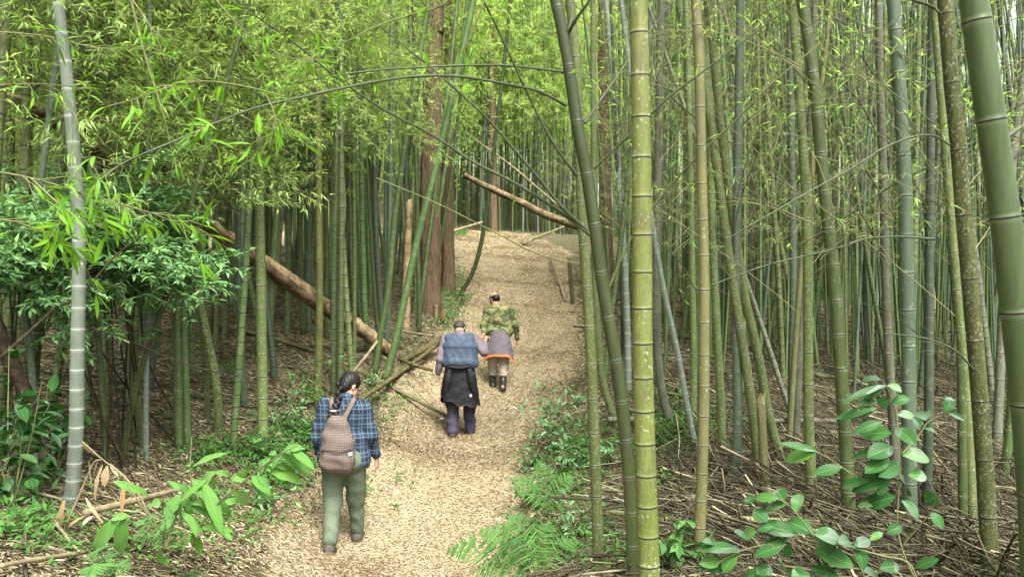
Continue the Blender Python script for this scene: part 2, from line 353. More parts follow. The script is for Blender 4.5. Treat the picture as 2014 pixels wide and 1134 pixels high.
# ------------------------------------------------------------------ ground
def ground_mat():
    s = NT('litter_ground'); oc = s.co(); p = s.attr('va')
    # woven litter look: stretched leaf-shaped cells in several directions
    cols = []
    hgt = None
    for k, ang in enumerate((.2, 1.3, 2.4)):
        vo = s.n('TexVoronoi', i_Scale=1.0, i_Randomness=1.0)
        s.l(s.mapped(oc, (24,100,30), (0,0,ang)), vo.inputs['Vector'])
        c = s.n('SeparateColor'); s.l(vo.outputs['Color'], c.inputs[0]); cols.append(c.outputs[0])
    sel = s.noise(oc, 26, 3, .7)
    m = s.n('Mix', data_type='FLOAT'); s.l(s.math('GREATER_THAN', sel, .5), m.inputs[0]); s.l(cols[0], m.inputs[2]); s.l(cols[1], m.inputs[3])
    m2 = s.n('Mix', data_type='FLOAT'); s.l(s.math('GREATER_THAN', s.noise(oc, 19, 3, .7), .56), m2.inputs[0]); s.l(m.outputs[0], m2.inputs[2]); s.l(cols[2], m2.inputs[3])
    f = m2.outputs[0]
    straw = s.ramp(f, [(0,(.11,.082,.048,1)),(.25,(.21,.162,.095,1)),(.6,(.32,.258,.155,1)),(1,(.42,.355,.23,1))])
    floor = s.ramp(f, [(0,(.017,.016,.009,1)),(.35,(.050,.045,.025,1)),(.75,(.125,.112,.062,1)),(1,(.23,.205,.120,1))])
    n2 = s.noise(oc, .9, 5, .6)
    pp = s.math('ADD', p, s.math('MULTIPLY', s.math('SUBTRACT', n2, .5), 1.1))
    pm = s.ramp(pp, [(.38,(0,0,0,1)),(.62,(1,1,1,1))])
    col = s.mix(pm, floor, straw)
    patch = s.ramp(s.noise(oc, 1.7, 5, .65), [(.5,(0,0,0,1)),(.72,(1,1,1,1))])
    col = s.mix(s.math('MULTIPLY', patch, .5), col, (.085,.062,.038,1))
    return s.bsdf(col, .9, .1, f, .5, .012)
GM = ground_mat()
n0, n1 = gx.shape
gme = bpy.data.meshes.new('forest_floor')
V = np.stack([gx, gy, GZ], -1).reshape(-1,3)
ii, jj = np.meshgrid(np.arange(n0-1), np.arange(n1-1), indexing='ij'); a = ii*n1+jj
g = Geo(); g.add(V, np.stack([a, a+n1, a+n1+1, a+1], -1).reshape(-1,4), 0, np.clip(path_in(gx,gy)*.9+.5, 0, 1).ravel())
ground = link('ground', g.mesh('ground', [GM])); tag(ground, 'sloping forest ground under brown leaf litter with the straw coloured path worn through it', 'ground', kind='structure')

rng = np.random.default_rng(7)
def scatter(n, x0, x1, y0, y1, pw=2.0):
    """points whose density falls with distance"""
    u = rng.random(n); y = y0*(y1/y0)**(u**1.0) if pw == 2 else y0+(y1-y0)*u
    x = x0+(x1-x0)*rng.random(n); return x, y
def litter(name, x, y, L, W, mat, label, cat, lift=.012, tilt=.22, cv=(0,1), kind='stuff'):
    n = len(x); z = G(x, y)+lift*rng.random(n)+.003; th = rng.random(n)*2*math.pi
    sx = (G(x+.1,y)-G(x-.1,y))/.2; sy = (G(x,y+.1)-G(x,y-.1))/.2
    D = np.stack([np.cos(th), np.sin(th), sx*np.cos(th)+sy*np.sin(th)+rng.normal(size=n)*tilt], 1)
    U = np.stack([-sx+rng.normal(size=n)*tilt*1.5, -sy+rng.normal(size=n)*tilt*1.5, np.ones(n)], 1)
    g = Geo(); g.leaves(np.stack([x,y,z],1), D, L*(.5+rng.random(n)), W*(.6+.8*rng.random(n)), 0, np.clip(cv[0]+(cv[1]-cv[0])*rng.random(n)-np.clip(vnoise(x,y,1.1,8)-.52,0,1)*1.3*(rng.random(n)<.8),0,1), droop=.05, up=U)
    o = link(name, g.mesh(name, [mat], smooth=False)); return tag(o, label, cat, kind=kind)
def litter_mat(name, stops):
    s = NT(name); return s.bsdf(s.ramp(s.attr('va'), stops), .75, .15)
STRAW = litter_mat('straw_litter', [(0,(.11,.080,.045,1)),(.18,(.21,.160,.090,1)),(.5,(.335,.270,.160,1)),(.85,(.43,.36,.225,1)),(1,(.53,.46,.32,1))])
BROWN = litter_mat('brown_litter', [(0,(.033,.027,.014,1)),(.4,(.108,.090,.048,1)),(.8,(.23,.195,.108,1)),(1,(.43,.38,.24,1))])
# straw litter on the path
y = 5.6*(36/5.6)**rng.random(560000); x = -5+7*rng.random(len(y)); k = path_in(x,y)+rng.normal(size=len(y))*.18 > -.05
x, y = x[k], y[k]; Ls = .027+.0016*y
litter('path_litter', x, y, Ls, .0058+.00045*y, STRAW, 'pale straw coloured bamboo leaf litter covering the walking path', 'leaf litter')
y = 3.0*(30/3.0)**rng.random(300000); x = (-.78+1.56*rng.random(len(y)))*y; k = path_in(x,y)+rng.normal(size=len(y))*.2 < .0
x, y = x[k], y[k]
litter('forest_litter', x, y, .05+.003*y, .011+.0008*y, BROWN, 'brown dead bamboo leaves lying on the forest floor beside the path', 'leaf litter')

# ------------------------------------------------------------------ bamboo culms
def culm_geo(g, P, r0, r1, sp0, sp1, n=12, mat=0, fine=True, phase=.37):
    """P: points base->top. rings at every node"""
    seg = np.linalg.norm(np.diff(P, axis=0), axis=1); s = np.concatenate([[0], np.cumsum(seg)]); T = s[-1]
    nodes = []; h = sp0*phase
    while h < T: nodes.append(h); h += sp0+(sp1-sp0)*min(1, h/(T*.6))
    st, rm, a, b = [0.], [1.], [0.], [0.]
    k = r0/.05
    for q in nodes:
        offs = [(-.022*k,1,0,0),(-.007*k,1.005,0,.7),(-.0035*k,1.02,.0,1.),(-.0022*k,1.045,1.,0),(.0016*k,1.05,1.,0),(.0045*k,1.015,0.,.3),(.02*k,1,0,0)] if fine else \
               [(-.03*k,1,0,0),(-.008*k,1.0,0,.8),(-.0035*k,1.035,1,0),(.003*k,1.035,1,0),(.008*k,1,0,0)]
        for (o_, m_, a_, b_) in offs:
            if st[-1] < q+o_ < T: st.append(q+o_); rm.append(m_); a.append(a_); b.append(b_)
    st.append(T); rm.append(1.); a.append(0.); b.append(0.)
    st = np.array(st); t = st/T
    pts = np.stack([np.interp(st, s, P[:,i]) for i in range(3)], 1)
    g.tube(pts, (r0+(r1-r0)*t)*np.array(rm), n, mat, a, b)
    return nodes, (s, P)
def branch_pts(p0, d0, L, rise=.2, sag=.25, n=6, rg=None):
    t = np.linspace(0,1,n)[:,None]; d0 = d0/np.linalg.norm(d0)
    j = (rg.normal(size=3)*.1*L) if rg is not None else 0
    return p0+d0*L*t+np.array([0,0,1.])*(rise*t-sag*t*t)*L+j*t*t
def crown(seed, z0, z1, R, nb, ntw, nl, lean=(0,0), Ll=.10, Wl=.014, bright=0.):
    """leafy branches round an unseen axis: twigs + leaves"""
    rg = np.random.default_rng(seed); g = Geo(); TP=[]; TD=[]
    for b in range(nb):
        u = (b+rg.random())/nb; z = z0+(z1-z0)*u; th = rg.random()*2*math.pi
        L = R*(.65+.6*rg.random())*(1-.35*u); d = np.array([math.cos(th), math.sin(th), .35+.4*rg.random()])
        p = branch_pts(np.array([0,0,z]), d, L, .15, .55+.3*rg.random(), 6, rg)
        g.tube(p, np.linspace(.006,.0015,6), 3, 1, cap=False)
        m = ntw; q = .25+.75*rg.random(m); base = np.stack([np.interp(q, np.linspace(0,1,6), p[:,i]) for i in range(3)],1)
        dd = d/np.linalg.norm(d)+rg.normal(size=(m,3))*.65+np.array([0,0,-.15]); dd /= np.linalg.norm(dd,axis=1)[:,None]
        Lt = (.18+.28*rg.random(m))[:,None]
        for i in range(0, m): 
            g.tube(np.stack([base[i], base[i]+dd[i]*Lt[i]*.6, base[i]+dd[i]*Lt[i]-[0,0,.03]]), [.002,.0015,.001], 3, 1, cap=False)
        for f in (.45,.75,1.):
            TP.append(base+dd*Lt*f); TD.append(dd)
    TP = np.concatenate(TP); TD = np.concatenate(TD)
    k = max(1, nl//3)
    P = np.repeat(TP, k, 0); D = np.repeat(TD, k, 0)+rg.normal(size=(len(TP)*k,3))*.55+np.array([0,0,-.28])
    P = P+rg.normal(size=P.shape)*.012
    n = len(P); a = np.clip(np.repeat(rg.random(len(TP)),k)*.45+rg.random(n)*.45+bright+.05,0,.97); a[rg.random(n)<.02] = 1
    g.leaves(P, D, Ll*(.6+.8*rg.random(n)), Wl*(.7+.6*rg.random(n)), 0, a, droop=.18, up=np.array([0,0,1.])+rg.normal(size=(n,3))*.45)
    return g.mesh('foliage', [LEAF, TWIG])
def bare_branches(seed, z0, z1, R, nb, mat, leaves=6, side=4):
    rg = np.random.default_rng(seed); g = Geo(); P=[]; D=[]
    for b in range(nb):
        z = z0+(z1-z0)*rg.random(); th = rg.random()*2*math.pi; L = R*(.5+.8*rg.random())
        d = np.array([math.cos(th), math.sin(th), .45+.5*rg.random()])
        p = branch_pts(np.array([0,0,z]), d, L, .1, .45*rg.random(), 7, rg); g.tube(p, np.linspace(.0048,.0014,7), 4, 1, cap=False)
        for q in rg.random(side)*.8+.15:
            b0 = np.array([np.interp(q, np.linspace(0,1,7), p[:,i]) for i in range(3)])
            dd = d/np.linalg.norm(d)+rg.normal(size=3)*.6; pp = branch_pts(b0, dd, L*.4*(.5+rg.random()), .1, .3, 4, rg); g.tube(pp, np.linspace(.0022,.0008,4), 3, 1, cap=False)
            for _ in range(leaves): P.append(pp[-1-int(rg.random()*2)]); D.append(dd+rg.normal(size=3)*.7-np.array([0,0,.3]))
    if P:
        n=len(P); g.leaves(np.array(P), np.array(D), .09*(.6+.7*rg.random(n)), .013, 0, rg.random(n)*.8, droop=.2, up=np.array([0,0,1.])+rg.normal(size=(n,3))*.4)
    return g.mesh('foliage', [LEAF, mat])

CROWN_LOW = [crown(100+i, 2.45, 6.4, 1.3, 31, 14, 9, bright=.10, Ll=.088, Wl=.012) for i in range(6)]
CROWN_MID = [crown(200+i, 3.3, 7.4, 1.25, 24, 12, 9, bright=.06, Ll=.09, Wl=.0125) for i in range(5)]
CROWN_HIGH = [crown(300+i, 4.8, 10, 1.4, 32, 11, 9, bright=.12) for i in range(4)]
CROWN_FAR = [crown(350+i, 4.3, 12, 1.9, 46, 9, 9, Ll=.17, Wl=.035, bright=.12) for i in range(4)]
BARE = [bare_branches(400+i, 1.8, 7.5, 1.7, 17, [TWIG, TWIG_PALE][i%2], [2,6,3][i%3], 5) for i in range(6)]
BARE_LOW = [bare_branches(420+i, 1.2, 4.5, 1.2, 10, TWIG_PALE, 1) for i in range(3)]
UNIT = {}
def unit_culm(mat, v):
    key = (mat, v)
    if key not in UNIT:
        rg = np.random.default_rng(500+v); g = Geo(); H = 12.
        t = np.linspace(0,1,24); am = .10+.25*rg.random(); th = rg.random()*6.28
        bend = np.stack([np.cos(th)*am*(t**1.8)*2+.04*np.sin(t*7+v), np.sin(th)*am*(t**1.8)*2+.04*np.cos(t*6+v), t*H-.25],1)
        bend[0,:2] += .06*np.array([math.cos(v),math.sin(v)])
        culm_geo(g, bend, .05, .022, .11, .32, 8, fine=False, phase=rg.random())
        UNIT[key] = g.mesh('culm', [MC[mat]])
    return UNIT[key]

# ---- hero culms traced from the photo: (label, material, [(px,py) top->bottom], width px top, width px bottom, distance or None=base on ground, node spacing px, crown)
HERO = [
 ('pale waxy bamboo with white node rings, the closest on the far left side','pale',[(113,-10),(120,60),(130,130),(138,220),(148,330),(155,450),(155,567),(152,700),(150,850),(142,960),(132,1012)],15,28,None,(62,32),'mid'),
 ('dark green bamboo with long side branches leaning across the right edge of the path','dark',[(1090,-10),(1112,80),(1130,215),(1152,330),(1172,460),(1186,567),(1208,690),(1222,785),(1233,885),(1240,975),(1244,1060),(1246,1150)],25,27,5.0,(125,62),None),
 ('mossy pale green bamboo standing just left behind the leaning dark green one','lichen',[(1120,-10),(1135,150),(1140,300),(1147,450),(1157,600),(1163,720),(1168,850),(1174,1000),(1179,1150)],20,23,5.6,(110,52),None),
 ('thick yellow green bamboo with closely spaced black rings, brown near its foot','yellow',[(1255,-10),(1260,200),(1263,450),(1264,700),(1268,850),(1273,1000),(1278,1150)],33,43,4.1,(88,54),None),
 ('yellow bamboo turning tan at its foot, right of the thickest yellow green one','tan',[(1368,-10),(1375,130),(1380,350),(1384,500),(1385,640),(1383,850),(1378,1000),(1373,1118)],18,23,None,(85,50),None),
 ('very thick dark green bamboo leaning along the right edge of the view','dark',[(1914,-10),(1938,160),(1963,327),(1986,500),(2001,640),(2022,830),(2034,1000),(2040,1150)],54,58,3.0,(190,170),None),
 ('mossy yellow blotched bamboo just left of the thickest dark one','moss',[(1857,-10),(1870,150),(1885,290),(1895,420),(1908,560),(1922,720),(1932,850),(1942,1000),(1948,1150)],25,33,4.7,(130,110),None),
 ('smooth blue green bamboo behind the upright glossy leaved shoot','blue',[(1755,-10),(1768,150),(1779,350),(1784,560),(1787,700),(1788,900),(1791,1100)],23,29,None,(82,62),None),
 ('grey green bamboo with plain skin, second left of the upright glossy leaved shoot','green',[(1575,-10),(1590,80),(1605,200),(1617,330),(1630,450),(1642,560),(1655,750),(1665,900),(1672,1085)],20,27,None,(82,56),None),
 ('slender lichen spotted bamboo with its foot above the lower glossy branch','lichen',[(1556,-10),(1568,130),(1577,260),(1585,380),(1589,560),(1590,800),(1595,930),(1598,1032)],14,21,None,(70,58),None),
 ('grey brown blotched bamboo rising behind the stem of the glossy shoot','grey',[(1728,-10),(1731,150),(1737,350),(1741,520),(1748,700),(1757,830),(1766,1000)],11,19,None,(56,44),None),
 ('silvery grey bamboo right of the upright glossy leaved shoot','blue',[(1833,-10),(1831,200),(1829,400),(1827,600),(1826,850),(1820,1060)],11,19,None,(62,62),None),
 ('plain dark green bamboo left of the mossy yellow blotched one','green',[(1868,-10),(1880,250),(1886,500),(1890,650),(1893,900),(1895,1100)],14,18,None,(70,62),None),
 ('yellow green bamboo close behind the mossy blotched one','lichen',[(1836,-10),(1860,300),(1885,600),(1905,850),(1915,1100)],16,19,None,(80,66),None),
 ('brown grey bamboo leaning inward near the right edge of the view','grey',[(2010,180),(1990,330),(1975,560),(1966,750),(1958,930)],12,18,None,(60,50),None),
 ('dim green bamboo by the lower right corner, left of the thickest dark one','green',[(1980,560),(1992,700),(1985,850),(1970,980)],15,17,None,(60,54),None),
 ('waxy blue bamboo left of two thin dead canes above the brush','blue',[(1555,200),(1558,400),(1560,560),(1558,700),(1556,850)],12,15,None,(45,40),None),
 ('thin tan dead cane leaning in front of the brush','tan',[(1600,300),(1582,450),(1572,567),(1560,740),(1549,925)],7,12,None,(50,42),None),
 ('pale grey dead bamboo beside the thin tan cane','grey',[(1590,350),(1583,520),(1575,640),(1568,780),(1563,925)],10,16,None,(50,40),None),
 ('lichen spotted bamboo leaning left, its foot left of the broken stump','lichen',[(1370,20),(1395,220),(1425,440),(1445,580),(1465,700),(1485,850),(1499,990)],15,20,None,(62,55),None),
 ('lichen spotted bamboo crossing behind the broken stump','lichen',[(1395,30),(1418,250),(1445,450),(1468,600),(1490,690),(1515,830),(1552,955)],15,19,None,(60,50),None),
 ('blue green bamboo curved at its foot, beside the two leaning spotted ones','blue',[(1456,-10),(1452,250),(1447,567),(1449,700),(1451,820),(1448,910),(1438,982)],13,20,None,(48,38),None),
 ('lichen spotted bamboo right of the yellow tan one','lichen',[(1392,100),(1398,350),(1406,567),(1413,700),(1419,820),(1420,905)],11,17,None,(44,34),None),
 ('thin upright lichen bamboo left of the yellow tan one','lichen',[(1348,-10),(1356,250),(1362,567),(1364,700),(1363,825)],12,14,None,(46,38),None),
 ('pale blue grey bamboo seen between the leaning dark and the thick yellow green ones','pale',[(1190,-10),(1205,150),(1216,330),(1227,500),(1233,620),(1236,772)],9,14,None,(40,22),None),
 ('grey speckled bamboo with a curved foot right of the thick yellow green one','grey',[(1298,150),(1294,350),(1290,567),(1294,700),(1305,785),(1320,835)],14,18,None,(48,26),None),
 ('thin waxy bamboo leaning right, its foot below the yellow tan one','pale',[(1262,300),(1283,440),(1305,567),(1330,680),(1352,800),(1374,905)],8,12,None,(40,32),None),
 ('short curved grey green bamboo behind the leaning dark green one','lichen',[(1168,300),(1170,520),(1176,660),(1186,750),(1212,838)],9,15,None,(36,24),None),
 ('dark blue green bamboo behind and right of the thick yellow green one','blue',[(1310,60),(1303,200),(1297,350),(1296,520),(1300,640)],15,15,None,(55,48),None),
 ('broad dull green bamboo directly behind the yellow tan one','green',[(1333,-10),(1352,110),(1366,230),(1372,420),(1375,640),(1372,760)],20,17,None,(60,50),None),
 ('tall dark green bamboo left of the blue green one with a curved foot','dark',[(1466,-10),(1464,200),(1462,420),(1461,600),(1462,720)],12,13,None,(46,40),None),
 ('pair member bamboo, light green and close behind the left log end','green',[(343,380),(345,520),(347,640),(350,760),(352,885)],15,17,None,(42,32),'low'),
 ('light green bamboo touching another near the log, right one of the close pair','green',[(352,380),(356,520),(360,640),(365,760),(369,885)],13,16,None,(46,36),'low'),
 ('curved yellow green mossy bamboo left of the plain path side thicket','moss',[(350,380),(366,480),(385,560),(405,650),(425,750),(431,852)],12,17,None,(46,36),'low'),
 ('thin white waxy bamboo standing among darker ones at left','pale',[(289,480),(288,567),(288,700),(287,800),(287,905)],8,11,None,(44,40),None),
 ('dark thin bamboo leaning right over the green ones at left','green',[(420,250),(385,370),(345,520),(318,610),(270,750),(240,905)],8,12,None,(60,50),None),
 ('yellowish bamboo standing in front of the big fallen log','yellow',[(622,-10),(625,150),(627,300),(628,450),(629,567),(627,700),(624,792)],11,15,None,(50,28),None),
 ('lichen covered bamboo crossing the upper half of the fallen log','lichen',[(500,-10),(504,150),(508,300),(512,500),(514,640),(516,760),(517,882)],16,21,None,(56,40),'mid'),
 ('smooth green bamboo leaning far right over the path edge by the cedar','green',[(934,-10),(910,100),(880,230),(852,350),(826,450),(800,567),(778,670),(757,748)],12,15,None,(40,32),None),
 ('green bamboo leaning slightly right, left of the smooth far leaning one','green',[(822,130),(805,230),(790,330),(775,440),(765,560),(750,650),(735,738)],12,13,None,(44,36),'mid'),
 ('upright blue green bamboo left of the broken pale trunk','blue',[(771,-10),(769,180),(768,330),(766,470),(764,600),(758,690)],11,12,None,(44,30),'mid'),
 ('upright green bamboo right of the broken pale trunk','green',[(818,260),(820,380),(822,500),(824,580),(825,662)],9,10,None,(36,28),'mid'),
 ('thin green bamboo rising beside the front cedar trunk','green',[(880,300),(868,380),(856,460),(846,540),(840,612)],7,8,None,(34,26),None),
 ('second thin green bamboo crossing the front cedar trunk','green',[(900,240),(890,330),(880,400),(866,480),(850,600)],6,8,None,(34,26),None),
 ('curved dark green bamboo bending over the left edge of the upper path','dark',[(985,180),(972,290),(960,390),(948,470),(930,535),(903,582)],7,9,None,(34,22),None),
 ('slim green bamboo at the foot of the second cedar','green',[(890,150),(889,280),(888,400),(888,480),(889,548)],7,8,None,(36,24),None),
 ('grey green bamboo in the deep shade of the left thicket','blue',[(95,250),(60,520),(47,600),(62,720),(78,950)],12,14,None,(50,40),'low'),
 ('mid green bamboo right of the pale waxy one','lichen',[(230,300),(240,480),(250,600),(262,700),(280,880)],13,15,None,(44,36),'low'),
 ('dull green bamboo leaning left between the waxy and the spotted ones','green',[(160,330),(176,480),(190,620),(200,760),(212,930)],12,13,None,(46,38),'low'),
 ('light green bamboo with a slight bend behind the fallen log','lichen',[(400,350),(392,450),(395,600),(405,720),(410,830)],10,12,None,(40,30),'low'),
 ('blue green bamboo left of the lichen covered one on the log','blue',[(470,200),(468,380),(470,540),(474,680),(480,800)],12,13,None,(44,34),'mid'),
 ('green bamboo right of the yellowish one in front of the log','green',[(660,200),(655,350),(652,480),(655,620),(660,745)],10,11,None,(40,30),'mid'),
 ('slim green bamboo crossing the lower end of the fallen log','green',[(690,190),(700,330),(708,460),(714,560),(716,665)],11,11,None,(42,32),'mid'),
 ('blue bamboo in the group between the log and the broken trunk','blue',[(735,200),(737,340),(740,460),(746,560),(752,640)],12,12,None,(42,32),'mid'),
 ('green bamboo at the upper part of the log, leaning left','green',[(555,230),(548,360),(540,480),(532,600),(530,720)],12,13,None,(42,34),'mid'),
 ('thin dull green bamboo just above the middle of the log','green',[(590,240),(588,360),(590,480),(594,560),(596,660)],10,11,None,(38,30),'mid'),
]
GRD = {}
def ground_hit_curve(b):
    return b
hero_objs = []
def solve_base(P):
    """extend a culm downwards until it meets the ground"""
    P = list(P); d = P[-1]-P[-2]; d = d/np.linalg.norm(d)
    for _ in range(400):
        if P[-1][2] < float(G(P[-1][0], P[-1][1]))-.03: break
        P.append(P[-1]+d*.05*np.array([.6,.6,1]))
    return np.array(P)
for hi_, (label, mat, pl, w0, w1, dist, sp, cr) in enumerate(HERO):
    d = dist if dist else float(hit(*pl[-1])[1])
    P = np.array([at(px, py, d) for (px, py) in pl])
    P = smooth_path(P, 30)
    P = solve_base(P)
    # extend upward beyond the frame
    dtop = P[0]-P[3]; dtop /= np.linalg.norm(dtop); e = []
    up_len = 5.0 if pl[0][1] < 60 else 6.5
    for k in range(1, 11):
        e.append(P[0]+dtop*up_len*k/10*np.array([1-.03*k,1,1]))
    P = np.concatenate([np.array(e)[::-1], P]); P = P[::-1]
    base = P[0].copy(); L = np.linalg.norm(np.diff(P,axis=0),axis=1).sum()
    root = link('bamboo', None, None, base); tag(root, label, 'bamboo')
    g = Geo(); rw1 = w1*d/F/2; rw0 = w0*d/F/2
    rtop = rw0*.75
    # radius: interpolate over visible then taper
    rg = np.random.default_rng(hi_)
    nodes, (sarr, PP) = culm_geo(g, P-base, rw1, rtop, sp[1]*d/F, sp[0]*d/F*1.15, 20 if d < 6 else 14, phase=rg.random())
    link('culm', g.mesh('culm', [MC[mat]]), root)
    hero_objs.append((root, P, d))
    if cr:
        o = link('foliage', rg.choice({'low':CROWN_LOW,'mid':CROWN_MID}[cr]), root)
        q = P-base; tp = q[-1]; o.rotation_euler = (-math.atan2(tp[1],tp[2]), math.atan2(tp[0],tp[2]), 0)
        o.scale = (1,1,1) if cr=='mid' else (1,1,.9)
    elif pl[0][0] > 1150 and d > 5.4 and dist is None:
        o = link('foliage', BARE[int(rg.integers(6))], root); q = P-base; tp = q[-1]
        o.rotation_euler = (-math.atan2(tp[1],tp[2]), math.atan2(tp[0],tp[2]), 0)
print('heroes', len(HERO))

# ---- the rest of the stand: individual bamboos, sharing meshes
KINDS = {'green':'green','blue':'blue green','lichen':'yellow green speckled','grey':'grey dead','tan':'tan dead','dark':'dark green','pale':'pale waxy'}
LMK = [(60,'the shaded left thicket edge'),(155,'the pale waxy bamboo'),(289,'the thin white bamboo'),(355,'the light green pair'),(430,'the upper log end'),(510,'the lichen covered bamboo'),(575,'the middle of the log'),(628,'the yellowish log side bamboo'),(720,'the lower log end'),
 (798,'the broken pale trunk'),(847,'the thickest cedar'),(884,'the second cedar'),(968,'the far cedar'),(1050,'the slanting mossy log'),(1170,'the leaning dark bamboo'),(1263,'the thick yellow green bamboo'),(1382,'the yellow tan bamboo'),(1450,'the curved foot blue bamboo'),
 (1500,'the broken stump'),(1580,'the thin dead canes'),(1638,'the plain grey green bamboo'),(1742,'the blotched grey brown bamboo'),(1783,'the smooth blue green bamboo'),(1829,'the silvery grey bamboo'),(1905,'the mossy blotched bamboo'),(1975,'the thickest dark bamboo')]
ORD = ['nearest','second','third','fourth','fifth','sixth','seventh','eighth','ninth','tenth','eleventh','twelfth','thirteenth','fourteenth']
FILL = []
def label_fillers():
    from collections import defaultdict
    D = defaultdict(list)
    for (root, m, px, d) in FILL:
        if px < -20 or px > 2030:
            root['label'] = KINDS[m]+' bamboo hidden beyond the '+('thicket past the pale waxy bamboo' if px < 0 else 'thickest dark bamboo at the view edge'); continue
        q, nm = min(LMK, key=lambda t: abs(t[0]-px)); side = 'left of' if px < q-9 else ('right of' if px > q+9 else 'directly behind')
        D[(nm, side, m)].append((d, root))
    for (nm, side, m), L in D.items():
        for i, (d, root) in enumerate(sorted(L, key=lambda t: t[0])):
            only = len(L) == 1
            root['label'] = (f'{KINDS[m]} bamboo {side} {nm}, '+('in the near rows' if d < 11 else 'in the middle rows' if d < 20 else 'far back')) if only else f'{ORD[i]} {KINDS[m]} bamboo counting back, {side} {nm}'
ZG = {'LL':'bamboos of the left thicket','LM':'bamboos behind the fallen log','CC':'distant bamboos at the path bend','RM':'bamboos behind the thick yellow one','RR':'bamboos on the brushy right slope'}
heroXY = np.array([P[0][:2] for (_, P, _) in hero_objs])
placed = [tuple(p) for p in heroXY]
rg = np.random.default_rng(2024)
SKIP = lambda px, d: 770 < px < 935 and d < 16.5
def put(zone, px, d, mats, crowns, wpx=None, rad=None, lean=3.5, leanx=0., low=None, hs=1.0, mind=.3):
    x = (px-1007)/F*d
    if float(path_in(x, d)) > -.45: return False
    for (a,b) in placed:
        if abs(a-x) < mind and abs(b-d) < mind and math.hypot(a-x,b-d) < mind: return False
    placed.append((x, d))
    z = float(G(x, d)); m = rg.choice(mats)
    root = link('bamboo', None, None, (x, d, z)); tag(root, 'bamboo', 'bamboo', ZG[zone]); FILL.append((root, m, px, d))
    root.rotation_euler = (math.radians(rg.normal()*lean*.6), math.radians(rg.normal()*lean+leanx), rg.random()*6.28)
    r = (rad if rad else .045)*(.75+.5*rg.random()); s = r/.05; h = hs*(.9+.25*rg.random())
    c = link('culm', unit_culm(m, int(rg.integers(4))), root); c.scale = (s, s, h)
    if crowns and not SKIP(px, d):
        f = link('foliage', crowns[int(rg.integers(len(crowns)))], root); f.rotation_euler = (0,0,rg.random()*6.28); q = .9+.25*rg.random(); f.scale = (q,q,h)
    return True
def fill(zone, n, px0, px1, d0, d1, mats, crowns, rad, lean=3.5, leanx=0., hs=1.0, ex=1.3, mind=.3):
    c = 0; tries = 0
    while c < n and tries < n*12:
        tries += 1
        px = px0+(px1-px0)*rg.random(); d = d0*(d1/d0)**(rg.random()**(1/ex))
        if put(zone, px, d, mats, crowns, None, rad, lean, leanx, hs=hs, mind=mind): c += 1
    return c
GB = ['green','green','green','blue','lichen','lichen']
n_ = 0
n_ += fill('LL', 36, -110, 480, 7.0, 14.5, GB, CROWN_LOW, .042, 4.5)
n_ += fill('LL', 6, -100, 60, 5.2, 8, ['green','dark','lichen'], CROWN_LOW, .042, 5)
n_ += fill('LM', 62, 380, 830, 9.5, 18, GB+['grey'], CROWN_MID, .042, 4.5, mind=.25)
n_ += fill('LM', 20, 420, 880, 18, 30, ['green','blue'], CROWN_HIGH, .042, 4)
n_ += fill('CC', 22, 860, 1160, 36, 42, ['green','lichen','blue','grey'], CROWN_FAR, .05, 2.5, hs=1.2, ex=1)
n_ += fill('RM', 36, 1150, 1500, 10, 26, ['green','green','blue','lichen','grey'], BARE+BARE_LOW, .038, 6, -1.5)
n_ += fill('RR', 56, 1480, 2130, 9.5, 19, ['green','green','blue','lichen','lichen','grey'], BARE+BARE_LOW, .038, 7, -2)
n_ += fill('RR', 8, 1300, 2100, 18, 26, ['green','blue'], CROWN_HIGH, .045, 4, -2)
label_fillers()
print('fillers', n_)

